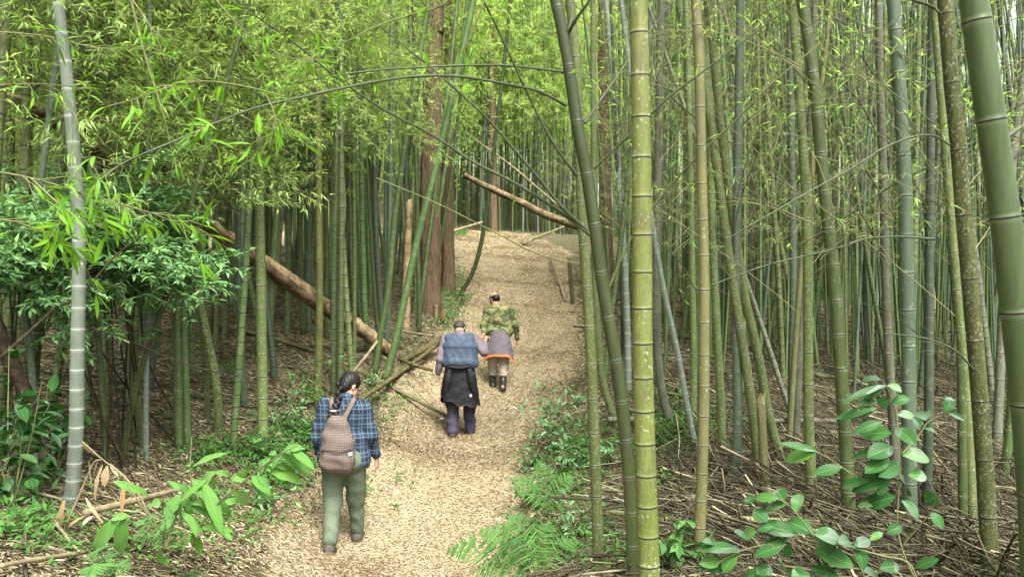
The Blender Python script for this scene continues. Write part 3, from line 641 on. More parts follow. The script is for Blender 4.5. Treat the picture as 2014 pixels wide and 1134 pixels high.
# ---- far-off bamboo wood: one mass
def far_wood():
    rg = np.random.default_rng(99); g = Geo(); P=[]; D=[]; SZ=[]; A=[]
    def culm(x, y, h, r, m):
        z = float(G(x,y)); l = rg.normal(size=2)*.5+np.array([-.3 if x > 5 else 0, 0])
        p = np.array([[x,y,z-.2],[x+l[0]*.3,y+l[1]*.3,z+h*.33],[x+l[0],y+l[1],z+h*.66],[x+l[0]*2.2,y+l[1]*2.2,z+h]])
        g.tube(p, [r,r*.9,r*.7,r*.3], 5, m, cap=False); return p
    def leafy(p, h0, n, R, a0, L=.26):
        h = p[-1][2]-p[0][2]; u = h0+(1-h0)*rg.random(n); q = np.stack([np.interp(u, [0,.33,.66,1], p[:,i]) for i in range(3)],1)
        c = rg.normal(size=(max(2,n//9),3))*R; q = q+c[rg.integers(len(c), size=n)]+rg.normal(size=(n,3))*R*.3
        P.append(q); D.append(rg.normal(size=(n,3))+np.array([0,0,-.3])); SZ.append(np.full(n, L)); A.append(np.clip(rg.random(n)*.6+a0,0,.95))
    def grp(n, px0, px1, d0, d1, h, r, mats, h0, nl, R, a0, L, off=.6):
        for _ in range(n):
            y = d0+(d1-d0)*rg.random(); x = (px0+(px1-px0)*rg.random()-1007)/F*y
            if float(path_in(x, y)) > -off: continue
            p = culm(x, y, h*(.85+.35*rg.random()), r*(.7+.6*rg.random()), int(rg.choice(mats))); leafy(p, h0, int(nl*(.5+rg.random())*(.4 if x/y > .42 else 1)), R, a0, L)
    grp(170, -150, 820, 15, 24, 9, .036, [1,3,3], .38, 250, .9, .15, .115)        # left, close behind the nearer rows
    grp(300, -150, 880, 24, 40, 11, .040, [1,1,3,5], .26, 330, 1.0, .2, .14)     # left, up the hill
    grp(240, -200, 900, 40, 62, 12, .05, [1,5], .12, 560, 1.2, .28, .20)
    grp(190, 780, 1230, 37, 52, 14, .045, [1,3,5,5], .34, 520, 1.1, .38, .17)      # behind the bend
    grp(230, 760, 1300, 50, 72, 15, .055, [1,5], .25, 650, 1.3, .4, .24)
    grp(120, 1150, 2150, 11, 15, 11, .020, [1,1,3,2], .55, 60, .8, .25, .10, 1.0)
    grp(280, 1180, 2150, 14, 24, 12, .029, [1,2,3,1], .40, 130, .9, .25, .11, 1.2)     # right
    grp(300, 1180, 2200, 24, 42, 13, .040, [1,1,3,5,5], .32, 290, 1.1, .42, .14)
    grp(260, 1160, 2250, 40, 68, 14, .050, [5,5,5,1], .22, 210, 1.3, .5, .21)  # pale skin paints the bright distant light into the far culms
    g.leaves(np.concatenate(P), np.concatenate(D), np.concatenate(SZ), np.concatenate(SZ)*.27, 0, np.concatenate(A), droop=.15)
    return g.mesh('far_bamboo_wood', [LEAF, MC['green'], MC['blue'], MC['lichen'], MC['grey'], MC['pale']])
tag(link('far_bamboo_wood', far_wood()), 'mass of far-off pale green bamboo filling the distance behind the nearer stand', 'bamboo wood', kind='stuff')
print('part2')
# ------------------------------------------------------------------ cedars, logs, poles
def gp(px, py, d): return at(px, py, d)
def pxpath(pts, n=16): return smooth_path([gp(*p) for p in pts], n)
def cedar(label, pts, w0, w1, d):
    P = pxpath([(x,y,d) for x,y in pts], 14); P = np.array(P)
    z = float(G(P[-1][0], P[-1][1])); P = np.concatenate([[P[0]+np.array([0,0,9.])], P]); P[-1][2] = z-.2
    base = np.array([P[-1][0], P[-1][1], z]); r = np.linspace(w0, w1, len(P))*scl(d)/2; r *= .76; r[-1] *= 1.2; r[0] *= .5
    root = link('cedar_tree', None, None, base); tag(root, label, 'tree')
    g = Geo(); Q = smooth_path(P[::-1]-base, 60); rr = np.interp(np.linspace(0,1,60), np.linspace(0,1,len(r)), r[::-1])
    # fluted bark
    th = np.arange(28)*2*math.pi/28; V = []
    for i,(q,ra) in enumerate(zip(Q, rr)):
        f = 1+.055*np.sin(th*5+.15*i+base[0])+.035*np.sin(th*11+1.3*base[0]-.08*i)+.03*np.random.default_rng(i).normal(size=28)
        V.append(q+np.stack([np.cos(th)*ra*f, np.sin(th)*ra*f, 0*th],1))
    V = np.array(V).reshape(-1,3); i = np.arange(59)[:,None]*28; k = np.arange(28)[None,:]; k2=(k+1)%28
    g.add(V, np.stack([i+k,i+k2,i+28+k2,i+28+k],-1).reshape(-1,4)); link('trunk', g.mesh('trunk',[BARK_C]), root)
    f = link('crown', CROWN_FAR[0], root); f.scale = (1.3,1.3,1.2)
    return root
cedar('reddish brown cedar trunk, the thickest, at the left edge of the upper path', [(855,-10),(850,200),(846,400),(845,604)], 44, 56, 15.8)
cedar('narrower cedar trunk close behind the thickest cedar, ivy dark side showing', [(886,-10),(884,200),(880,400),(882,560)], 26, 34, 18.5)
cedar('far cedar trunk standing beyond the bend of the path', [(966,60),(968,200),(970,350),(972,452)], 14, 19, 37)
cedar('brown cedar trunk half hidden behind the leaning dark green bamboo', [(1186,60),(1188,250),(1192,420),(1196,600)], 24, 34, 19)
cedar('thin red brown trunk between the yellow tan bamboo and the spotted pair', [(1430,120),(1428,300),(1426,500),(1432,610)], 14, 19, 20)
cedar('thin red brown trunk standing right of the tall dark green bamboo', [(1486,120),(1484,300),(1480,500),(1474,620)], 14, 18, 19)

def log(name, label, pts, w, mats, cat, group=None, n=18, wob=.06, nn=14, parts=True, seed=0):
    P = pxpath(pts, n); w = np.interp(np.linspace(0,1,n), np.linspace(0,1,len(w)), w)
    dd = np.interp(np.linspace(0,1,n), np.linspace(0,1,len(pts)), [p[2] for p in pts]); r = w*dd/F/2
    c = P[len(P)//2].copy(); g = Geo(); g.tube(P-c, r, nn, 0, wob=wob)
    if len(mats) > 1: g.M[0] = ((np.arange(len(g.M[0])) % nn) < nn*.45).astype(int)
    o = link(name, g.mesh(name, mats), None, c); return tag(o, label, cat, group)
log('fallen_log', 'big broken log with brown bark slanting down to the left bank of the path', [(20,190,6.4),(95,232,7.0),(150,268,7.6),(235,330,8.2),(330,385,9),(415,447,9.8),(510,512,10.6),(630,596,11.4),(700,640,11.9),(765,690,12.2)], [20,24,26,27,28,32,30,22], [BARK_LOG, WOOD_LOG], 'log', n=90, wob=.13, nn=20)
log('fallen_log', 'mossy log propped at a slant over the upper path behind the bamboos', [(914,345,17.5),(960,368,17),(1020,396,16.6),(1080,425,16.2),(1160,452,15.8)], [10,12,14,15,16], [MOSS, BARK_LOG], 'log', n=30, wob=.1)
for label, pts, w in [
   ('long mossy pole lying along the left edge of the path beside the vest man', [(672,812,9.8),(720,778,10.5),(790,730,11.8),(862,676,13.5)], [7,9,10,8]),
   ('pale pole standing propped on the bank left of the lower log end', [(690,735,10.8),(720,700,11.2),(757,650,11.8)], [6,6,5]),
   ('short broken pole crossing the long mossy one', [(772,700,12.4),(812,716,12.0),(850,728,11.8)], [6,7,6]),
   ('moss covered pole on the bank ending near the vest man', [(768,722,12.0),(820,694,12.8),(866,668,13.6)], [10,13,12]),
   ('thin cane lying on the leaf covered bank by the broken trunk', [(740,640,13.5),(800,652,13.8),(850,660,14)], [4,5,4]),
   ('yellow cane lying along the right edge of the upper path', [(1083,503,27),(1100,552,22.5),(1114,596,20)], [5,6,8]),
   ('pale thick cane lying near the foot of the waxy bamboo at bottom left', [(165,1008,4.5),(240,990,4.8),(300,975,5.2),(352,962,5.6)], [13,14,12,8]),
   ('dark cane half buried in leaves at the lower left corner', [(0,1112,3.4),(80,1098,3.7),(170,1085,4.0)], [9,10,8]),
   ('thin slanting cane leaning across the bend of the upper path', [(915,262,20),(1000,322,19),(1075,385,18),(1130,430,17.5)], [4,5,5,4]),
   ('pale cane lying beyond the bend of the path', [(872,462,33),(905,450,34),(952,436,35)], [5,6,5]),
   ('stout cane end pointing at the path from the right bank', [(1028,480,31),(1060,465,31.5),(1120,442,32)], [7,6,5]),
   ]:
    log('fallen_cane', label, pts, w, [MOSS if 'moss' in label else DEADCANE], 'fallen cane', 'canes lying beside the path', n=16, wob=.05, nn=8)
# broken pale trunk, small stump, red marker
def ground_snap(px, py, d): 
    p = gp(px, py, d); p[2] = float(G(p[0],p[1])); return p
def stub(name, label, px, pyb, pyt, d, w0, w1, mats, cat, jag=.25, nn=14, dx=0):
    b = hit(px, pyb) if d is None else ground_snap(px, pyb, d); d = b[1]; t = at(px+dx, pyt, d)
    g = Geo(); n = 14; P = b+(t-b)*np.linspace(-.04,1,n)[:,None]; g.tube(P-b, np.linspace(w1,w0,n)*scl(d)/2, nn, 0, wob=.05)
    V = g.V[0]; rg = np.random.default_rng(int(px)); top = V[:,2] > (t-b)[2]*.985
    V[top,2] += np.repeat(rg.random(nn)*jag*(w0*scl(d)*3), math.ceil(top.sum()/nn))[:top.sum()]
    o = link(name, g.mesh(name, mats), None, b); return tag(o, label, cat)
stub('dead_trunk', 'pale barkless broken trunk standing between bamboos left of the cedars', 797, 645, 400, None, 12, 20, [WOOD_LOG], 'dead trunk', dx=8)
stub('bamboo_stump', 'short cut bamboo stump at the foot of the thickest cedar', 857, 628, 601, None, 9, 10, [DEADCANE], 'stump', .1)
stub('marker_post', 'small red marker post beside the cut stump under the cedar', 869, 632, 613, None, 5, 5.5, [simple('red_paint', (.30,.05,.03,1), (.36,.08,.05,1), 5)], 'marker post', 0, 8)
stub('bamboo_stump', 'broken brown bamboo stump standing in the brush between two leaning spotted bamboos', 1508, 1010, 785, None, 17, 20, [MC['tan']], 'stump', .35, 16, dx=-12)
stub('bamboo_stump', 'leaning dead stump at the edge of the right bank above the path', 1127, 598, 510, None, 8, 9, [MC['moss']], 'stump', .3, 10, dx=-8)

# ---- leafy arching branches of the leaning dark bamboo and others near the camera
def near_leaves(g, P, dens, L, rg, mat=0, t0=.2, spread=.8, clump=(2,5)):
    """twigs with modelled leaves along a branch polyline"""
    for t in np.sort(rg.random(dens)*(1-t0)+t0):
        b = np.array([np.interp(t, np.linspace(0,1,len(P)), P[:,i]) for i in range(3)]); j = min(len(P)-2, int(t*(len(P)-1))); T = P[j+1]-P[j]; T /= np.linalg.norm(T)
        dd = T*.8+rg.normal(size=3)*spread*np.array([1,.8,.6])-np.array([0,0,.1]); dd /= np.linalg.norm(dd); tl = L*(.6+1.2*rg.random())
        tw = np.stack([b, b+dd*tl*.6, b+dd*tl-np.array([0,0,tl*.15])]); g.tube(tw, [.0022,.0016,.001], 4, 1, cap=False)
        for _ in range(int(rg.integers(*clump))):
            D = dd+rg.normal(size=3)*.55-np.array([0,0,.25]); g.bigleaf(tw[int(rg.integers(1,3))], D, L*(.65+.6*rg.random()), L*(.12+.05*rg.random()), mat, rg.random(), bend=.2+.7*rg.random(), fold=.1, up=np.array([0,0,1])+rg.normal(size=3)*.4, rows=6, prof=[.05,.75,1,.9,.6,0])
def node_branch(g, P, r0, r1, mat=0, n=8):
    m = max(12, int(np.linalg.norm(P[-1]-P[0])/.06)); Q = smooth_path(P, m); r = np.linspace(r0, r1, m); r[::4] *= 1.35; g.tube(Q, r, n, mat, cap=False); return Q
rgb = np.random.default_rng(5)
def hero(i): return hero_objs[i][0]
A, B = hero(1), hero(2)
BR = [ # polyline with distance, width px start,end, leaf count
 ([(1112,207,5.0),(1060,180,4.8),(1008,168,4.6),(900,150,4.3),(800,152,4.1),(690,170,3.8),(600,190,3.6),(504,212,3.4),(430,240,3.2),(350,275,3.1),(240,322,3.0),(180,372,2.9)], 5.5, 2.4, 16, .11),
 ([(1108,142,5.0),(1040,133,4.9),(950,128,4.7),(800,134,4.5),(700,143,4.3),(600,160,4.1),(530,172,3.9)], 4.5, 2.4, 8, .10),
 ([(1135,345,5.0),(1090,285,4.9),(1040,190,4.8),(1008,120,4.7),(975,50,4.6),(950,0,4.5),(930,-40,4.5)], 6, 3, 4, .09),
 ([(1158,455,5.0),(1110,412,4.9),(1060,352,4.8),(1008,290,4.7),(950,225,4.6),(870,152,4.5),(800,95,4.4),(720,30,4.3)], 7, 3, 6, .09),
 ([(1162,462,5.0),(1080,402,4.9),(1008,358,4.8),(930,318,4.7),(854,268,4.6),(754,215,4.4),(679,165,4.2),(579,85,4.0),(500,30,3.8)], 7, 3, 14, .10),
 ([(1168,332,5.0),(1238,265,4.9),(1318,190,4.8),(1398,130,4.7),(1512,45,4.6),(1580,0,4.5)], 5, 2, 0, .08),
 ([(1150,242,5.0),(1200,170,5.1),(1260,85,5.2),(1325,0,5.3)], 5, 3, 0, .08),
 ([(1116,68,5.0),(1135,35,4.9),(1168,-10,4.8)], 8, 5, 0, .08),
 ([(1114,75,5.0),(1123,40,5.1),(1128,-10,5.2)], 6, 4, 0, .08)]
for pts, w0, w1, nl, L in BR:
    P = pxpath(pts, 40); g = Geo(); base = np.array(A.location); node_branch(g, P-base, w0*5/F/2, w1*3.5/F/2)
    o = link('branch', g.mesh('branch', [TWIG_DK]), A)
    if nl:
        g = Geo(); near_leaves(g, P-base, nl, L, rgb, t0=.55); link('foliage', g.mesh('foliage', [LEAF_N, TWIG]), o)
for pts, w0, w1 in [([(1145,520,5.6),(1060,500,5.5),(960,450,5.4),(860,400,5.3),(740,350,5.2)], 3, 2),
                    ([(1198,565,5.6),(1238,475,5.5),(1290,400,5.4),(1370,310,5.2),(1460,225,5.0),(1512,170,4.9),(1620,80,4.8)], 5, 2)]:
    P = pxpath(pts, 30); g = Geo(); node_branch(g, P-np.array(B.location), w0*5/F/2, w1*5/F/2); link('branch', g.mesh('branch', [TWIG]), B)
for hi, brs in ((6, [([(1868,285,4.7),(1840,268,4.7),(1800,268,4.6),(1740,290,4.5),(1680,328,4.4),(1600,372,4.3),(1512,422,4.2),(1430,470,4.2)], 4, 2),
                     ([(1838,470,4.8),(1770,465,4.8),(1700,470,4.7),(1640,490,4.6),(1512,520,4.5),(1400,560,4.5)], 4, 2),
                     ([(1848,25,4.7),(1830,12,4.7),(1780,-5,4.6)], 6, 5), ([(1926,740,4.7),(1880,690,4.6),(1820,665,4.5),(1740,655,4.4)], 4, 2)]),
                (10, [([(1731,165,7),(1690,105,6.9),(1640,30,6.8)], 4, 2), ([(1733,280,7),(1690,200,6.9),(1640,150,6.8),(1580,80,6.7)], 4, 2), ([(1736,388,7),(1680,300,6.9),(1620,230,6.8),(1540,150,6.7)], 4, 2), ([(1742,520,7),(1700,430,6.9),(1630,350,6.8)], 4, 2)]),
                (5, [([(1957,290,3.0),(1990,262,3.02),(2040,225,3.1),(2120,150,3.2)], 6, 3)]),
                (8, [([(1628,455,6),(1700,400,5.9),(1800,340,5.8),(1900,300,5.8)], 4, 2), ([(1600,180,6),(1540,110,6),(1480,60,6)], 4, 2)]),
                (4, [([(1378,240,6.5),(1320,190,6.4),(1270,120,6.3)], 4, 2), ([(1384,600,6.5),(1340,520,6.4),(1290,470,6.3)], 3, 2)])):
    R = hero(hi)
    for pts, w0, w1 in brs:
        P = pxpath(pts, 24); g = Geo(); node_branch(g, P-np.array(R.location), w0*5/F/2, w1*5/F/2)
        for _ in range(5):
            k = int(rgb.integers(4, 20)); d = (P[k+1]-P[k]); d /= np.linalg.norm(d); d = d+rgb.normal(size=3)*.6
            g.tube(branch_pts(P[k]-np.array(R.location), d, .3+.4*rgb.random(), .1, .3, 5, rgb), np.linspace(.0025,.001,5), 4, 0, cap=False)
        link('branch', g.mesh('branch', [TWIG_DK]), R)

def spray(label, brs, L, seed, name='bamboo_branch', cat='bamboo branch', mats=None, wstem=.004, **kw):
    rg = np.random.default_rng(seed); c = gp(*brs[0][0][0]); root = link(name, None, None, c); tag(root, label, cat)
    gs = Geo(); gl = Geo()
    for pts, n in brs:
        P = pxpath(pts, 24)-c; gs.tube(P, np.linspace(wstem, .0012, 24), 5, 0, cap=False); near_leaves(gl, P, n, L, rg, **kw)
    link('stem', gs.mesh('stem', [TWIG]), root); link('foliage', gl.mesh('foliage', mats or [LEAF_N, TWIG]), root)
spray('arching bamboo branch with large bright leaves hanging in front of the waxy bamboo', [([(-60,330,2.7),(60,350,2.8),(180,385,2.9),(300,420,3.0),(370,450,3.1)], 22), ([(-60,420,2.7),(40,440,2.8),(120,470,2.9),(170,520,3.0)], 12), ([(60,350,2.8),(140,420,2.8),(230,460,2.9)], 12)], .095, 31)
spray('bamboo branch tip with long bright leaves near the top left, above the log end', [([(560,190,3.2),(480,170,3.2),(400,160,3.2),(320,175,3.1),(250,200,3.0)], 14), ([(520,180,3.2),(540,230,3.2),(530,290,3.2)], 8)], .10, 32)
spray('bamboo twigs with fine bright leaves across the top left corner', [([(-60,60,3.6),(80,70,3.6),(200,95,3.6),(320,90,3.6)], 18), ([(-60,170,3.8),(70,165,3.7),(180,175,3.7)], 14), ([(240,-30,3.8),(300,60,3.7),(330,130,3.7)], 10), ([(400,-30,4),(480,60,3.9),(560,110,3.9),(640,120,3.9)], 14)], .075, 33)
spray('slim branch with a few hanging leaves at the top centre of the view', [([(900,-30,4.2),(870,10,4.2),(800,32,4.2),(740,52,4.1),(650,100,4.0),(600,135,4.0)], 14), ([(960,-20,4.5),(930,60,4.5),(905,110,4.5)], 6)], .075, 34, wstem=.007)
spray('dark thin bamboo branch arching down past the long bright leaves', [([(250,-30,5.0),(280,90,5.0),(310,190,5.0),(325,240,5.0),(345,330,5.0)], 10)], .075, 35, wstem=.011)

# ---- glossy leaved shoots at the lower right
def cr(x, y): return (1480+x/2.612, 700+y/2.612)
def traced_plant(name, label, stems, leaves, d, mats, cat, conv, rise=.0, seed=1, bend=.35, Wk=1., prof=None, rows=8, wave=0., sw=4., group=None):
    rg = np.random.default_rng(seed); b = at(*conv(*stems[0][0]), d); root = link(name, None, None, b); tag(root, label, cat, group)
    gs = Geo(); gl = Geo()
    for st in stems:
        ds = d+np.linspace(0, rg.normal()*.1, len(st)); P = smooth_path([at(*conv(*p), dd) for p, dd in zip(st, ds)], 20)-b
        gs.tube(P, np.linspace(sw, sw*.4, 20)*d/F/2, 7, 0, cap=False)
    for (x0,y0,x1,y1,W) in leaves:
        p0 = at(*conv(x0,y0), d)-b; p1 = at(*conv(x1,y1), d+rg.normal()*.05)-b; D = p1-p0; L = np.linalg.norm(D); D[1] += rg.normal()*.35*L
        w = W*(.8+.35*rg.random())*abs(conv(1,0)[0]-conv(0,0)[0])*d/F
        up = np.array([rg.normal()*.3, -.75+rg.normal()*.25, .8]);
        gl.bigleaf(p0, D, L*1.06, w*Wk, 0, rg.random()*.8, bend=bend*(.4+rg.random()), fold=.09, up=up, rows=rows, prof=prof, wave=wave)
    link('stem', gs.mesh('stem', [mats[1]]), root); link('foliage', gl.mesh('foliage', [mats[0]]), root); return root
OV = [.04,.55,.9,1,.92,.62,.0]
traced_plant('glossy_shrub', 'upright shoot with broad glossy green leaves in the lower right of the view',
  [[(860,1190),(790,1050),(750,920),(745,800),(755,650),(765,500),(740,420),(735,300),(700,180),(665,120)],[(730,650),(650,650),(570,640),(460,570),(340,490)],[(770,500),(860,400),(900,340),(990,290)],[(780,960),(850,880),(910,810),(940,740)]],
  [(660,120,540,95,48),(665,155,560,190,62),(690,150,770,150,45),(690,150,500,165,34),(700,220,670,260,44),(715,240,790,195,44),(640,265,450,270,38),(640,290,460,300,38),(640,235,550,225,38),(670,335,500,350,50),(715,395,565,395,68),(725,465,560,470,68),(720,480,500,500,44),(735,370,815,400,66),
   (740,300,870,300,46),(820,310,870,370,56),(880,370,930,375,44),(890,330,900,240,70),(990,290,1045,205,44),(1000,290,1097,310,36),(770,510,910,490,74),(755,545,640,600,78),(700,530,600,570,56),(755,620,880,700,96),(800,610,910,610,56),(720,640,560,650,64),(600,640,455,655,46),
   (735,720,610,765,80),(620,770,545,760,74),(765,740,885,820,78),(690,650,650,700,44),(770,870,700,900,54),(670,905,595,905,30),(895,750,930,690,66),(910,800,990,865,54),(835,1085,940,1055,46),(460,570,345,600,56),(340,490,180,440,40),(330,495,165,525,54),(660,700,530,720,44),(670,560,560,620,50)],
  3.2, [LEAF_G, TWIG], 'shrub', cr, prof=OV, Wk=1.3, bend=.7)
traced_plant('glossy_shrub', 'low spreading branch of glossy green leaves along the bottom edge at lower right',
  [[(860,1190),(800,1060),(650,1020),(450,965),(320,935),(200,935),(60,965)],[(320,935),(220,800),(150,740),(80,690)],[(-300,1134),(-160,1050),(-60,1000),(60,965)],[(600,1190),(540,1060),(510,980)],[(100,1190),(0,1120),(-120,1080)]],
  [(320,915,185,830,94),(465,950,335,870,88),(220,920,100,850,80),(225,805,195,705,64),(180,760,45,775,50),(165,745,120,665,58),(140,730,25,690,54),(80,850,15,790,74),(110,870,30,880,44),(440,965,290,990,78),(510,970,490,885,64),(520,975,610,930,54),(180,950,60,935,56),(170,965,10,1000,60),
   (200,965,180,1035,74),(520,1075,385,1020,78),(570,1100,590,1010,74),(140,1050,200,1080,74),(560,1100,680,1100,64),(450,1140,330,1100,74),(650,1090,770,1070,64),(60,1110,-40,1100,64),(20,900,-60,920,64),(-50,1000,-190,965,66),(-80,1010,-150,1080,60),(-160,1050,-280,1040,60),(20,1120,120,1090,60),(200,1130,290,1085,60),(700,1140,800,1120,60),(-20,940,-100,870,56),(300,1134,200,1110,70),(-120,1090,-220,1120,58),(-200,960,-250,900,40),(0,760,-40,700,40)],
  2.9, [LEAF_G, TWIG], 'shrub', cr, prof=OV, seed=2, Wk=1.3, bend=.7)
# ---- broad lance leaved plant, dry plant, ferns at lower left
def cl(x, y): return (100+x/3.611, 820+y/3.611)
LN = [.05,.5,.85,1,.95,.75,.45,.0]
_gr = random.Random(4); GX_ = []
for _k in range(30):
    _t = _gr.random(); _s = _gr.choice([[(900,700),(1000,520),(1200,380)],[(1100,720),(1400,430),(1750,210)],[(1050,780),(1250,560),(1480,400)]])
    _i = 0 if _t < .5 else 1; _u = _t*2-_i; _x = _s[_i][0]+(_s[_i+1][0]-_s[_i][0])*_u; _y = _s[_i][1]+(_s[_i+1][1]-_s[_i][1])*_u; _a = _gr.uniform(-2.7, .9); _l = _gr.uniform(150, 290)
    GX_.append((_x, _y, _x+_l*math.cos(_a)*1.1, _y-_l*math.sin(_a)*.55+40, _gr.uniform(50, 80)))
traced_plant('ginger_plant', 'green plant with long drooping lance leaves at the lower left of the path',
  [[(820,925),(880,720),(960,560),(1080,440),(1200,380)],[(1030,810),(1200,600),(1400,430),(1600,280),(1750,200)],[(900,760),(990,560),(990,350),(1000,140)],[(820,925),(740,780),(640,620),(540,480)],[(1000,900),(1010,850),(990,820)]],
  [(1080,450,1370,730,110),(1110,500,1120,700,98),(1180,380,1000,480,70),(1150,400,1330,360,70),(1420,470,1640,610,84),(1500,350,1810,460,94),(1620,260,1920,400,84),(1640,250,1770,150,86),(1560,290,1410,380,84),(1380,430,1340,310,84),(1390,460,1180,400,70),(1300,520,1450,680,94),(1700,230,1890,300,64),(1600,270,1530,230,54),
   (1010,350,1220,200,60),(990,350,900,260,84),(1000,370,880,340,66),(930,540,840,410,46),(500,690,215,1000,104),(520,690,510,985,112),(700,620,760,520,94),(650,540,500,405,66),(540,490,700,520,54),(920,550,810,670,104),(780,925,640,1080,66),(1010,830,1090,1010,104),(1180,780,1060,740,50),(1190,790,1310,800,44),(1200,800,1240,920,60),(900,470,1010,560,60),(1000,440,1120,520,80),(560,700,420,720,70)]+GX_,
  4.0, [LEAF_L, TWIG], 'plant', cl, prof=LN, seed=3, bend=.9, rows=11, wave=.07, sw=5, Wk=1.0)
traced_plant('dry_plant', 'withered brown plant with hanging dead leaves beside the waxy bamboo',
  [[(700,705),(620,540),(500,400),(380,310),(220,170)],[(90,800),(200,560),(300,330),(360,300)]],
  [(340,300,100,640,50),(370,330,230,620,44),(240,560,280,750,28),(350,330,340,770,28),(400,340,360,510,48),(520,450,525,690,38),(80,790,60,590,66),(110,790,220,680,28),(60,800,20,700,40),(980,830,850,970,54),(420,330,500,400,30),(230,180,300,260,40),(1180,620,1230,770,34),(300,700,220,740,30)],
  4.3, [LEAF_D, DEADCANE], 'dead plant', cl, prof=LN, seed=4, bend=.5, wave=.12, sw=5)
def fern(name, label, base, tips, d, seed, conv=lambda x,y:(x,y), Wf=.28, cat='fern', group=None):
    rg = np.random.default_rng(seed); b = at(*conv(*base), d); root = link(name, None, None, b); tag(root, label, cat, group)
    for (x, y) in tips:
        t = at(*conv(x, y), d+rg.normal()*.12)-b; L = np.linalg.norm(t); mid = t*.55+np.array([0,-.05,L*.22]); P = smooth_path([np.zeros(3), mid, t], 30)
        g = Geo(); g.tube(P, np.linspace(.003,.0008,30), 4, 1, cap=False)
        for i in range(3, 29):
            f = i/29
            if i % 3 == 1 or rg.random() < .08: continue
            w = L*Wf*(math.sin(math.pi*min(1,f*1.05)**.7)+.1); T = P[i]-P[i-1]; T /= np.linalg.norm(T); Sd = np.cross(T, np.array([0,-.5,.85])); Sd /= np.linalg.norm(Sd)
            for sg in (-1,1):
                D = Sd*sg+T*.5-np.array([0,0,.12]); g.bigleaf(P[i], D, w, L*.036, 0, rg.random()*.9, bend=.3+.3*rg.random(), fold=.05, up=np.array([0,-.5,.8])+rg.normal(size=3)*.15, rows=8, prof=[.8,1,.5,.9,.45,.7,.3,0])
        link('frond', g.mesh('frond', [LEAF_F, TWIG]), root)
    return root
fern('fern', 'feathery fern by the bottom edge under the drooping lance leaves', (430,1100), [(285,1050),(575,1085),(440,945),(350,935),(300,1134),(520,1150),(560,1000)], 3.7, 1, cl)
fern('fern', 'bluish fern in front of the stem of the lance leaved plant', (800,900), [(700,670),(620,720),(870,740),(860,650),(740,900),(580,830)], 3.9, 2, cl)
fern('fern', 'bright green fern at the bottom edge on the right side of the path', (1055,1130), [(868,1085),(920,1128),(1000,1012),(1080,1022),(1140,1060),(940,1040)], 5.6, 3)
fern('fern', 'fern right of the path between the small shrub and the mossy pale bamboo', (1075,1010), [(1000,940),(1060,905),(1130,935)], 7.2, 4)
# ---- shrubs and seedlings
def shrub(name, label, px, py, hpx, wpx, nst, nl, Lf, seed, mats, cat='shrub', group=None, d=None, Wr=.38, droopy=.2, leaf_a=(0,.8)):
    rg = np.random.default_rng(seed); b = hit(px, py) if d is None else ground_snap(px, py, d); d = b[1]; H = hpx*scl(d); Wd = wpx*scl(d)
    root = link(name, None, None, b); tag(root, label, cat, group); gs = Geo(); gl = Geo()
    for i in range(nst):
        tip = np.array([rg.normal()*Wd*.33, rg.normal()*Wd*.3, H*(.55+.5*rg.random())]); P = smooth_path([np.zeros(3), tip*.5+rg.normal(size=3)*.05*H, tip], 12); gs.tube(P, np.linspace(.006,.0018,12), 5, 0, cap=False)
        for t in rg.random(nl)*.75+.25:
            q = np.array([np.interp(t, np.linspace(0,1,12), P[:,k]) for k in range(3)]); D = rg.normal(size=3)*np.array([1,1,.35])+np.array([0,0,-droopy]); D /= np.linalg.norm(D)
            tl = Wd*.22*rg.random(); e = q+D*tl; gs.tube([q, e], [.0018,.001], 3, 0, cap=False)
            for _ in range(int(rg.integers(1,4))):
                DD = D+rg.normal(size=3)*.5; gl.bigleaf(e, DD, Lf*(.6+.7*rg.random()), Lf*Wr*(.8+.4*rg.random()), 0, leaf_a[0]+(leaf_a[1]-leaf_a[0])*rg.random(), bend=.4*rg.random()+.1, up=np.array([0,0,1])+rg.normal(size=3)*.35, rows=5, prof=[.05,.8,1,.65,0])
    link('stem', gs.mesh('stem', [TWIG]), root); link('foliage', gl.mesh('foliage', mats), root); return root
shrub('shrub', 'small airy shrub with bluish green leaves on the right edge of the path', 1085, 895, 165, 110, 9, 12, .10, 11, [LEAF_B])
shrub('shrub', 'knee high weed clump below the small airy shrub at the path edge', 1045, 925, 60, 100, 9, 7, .08, 12, [LEAF_B])
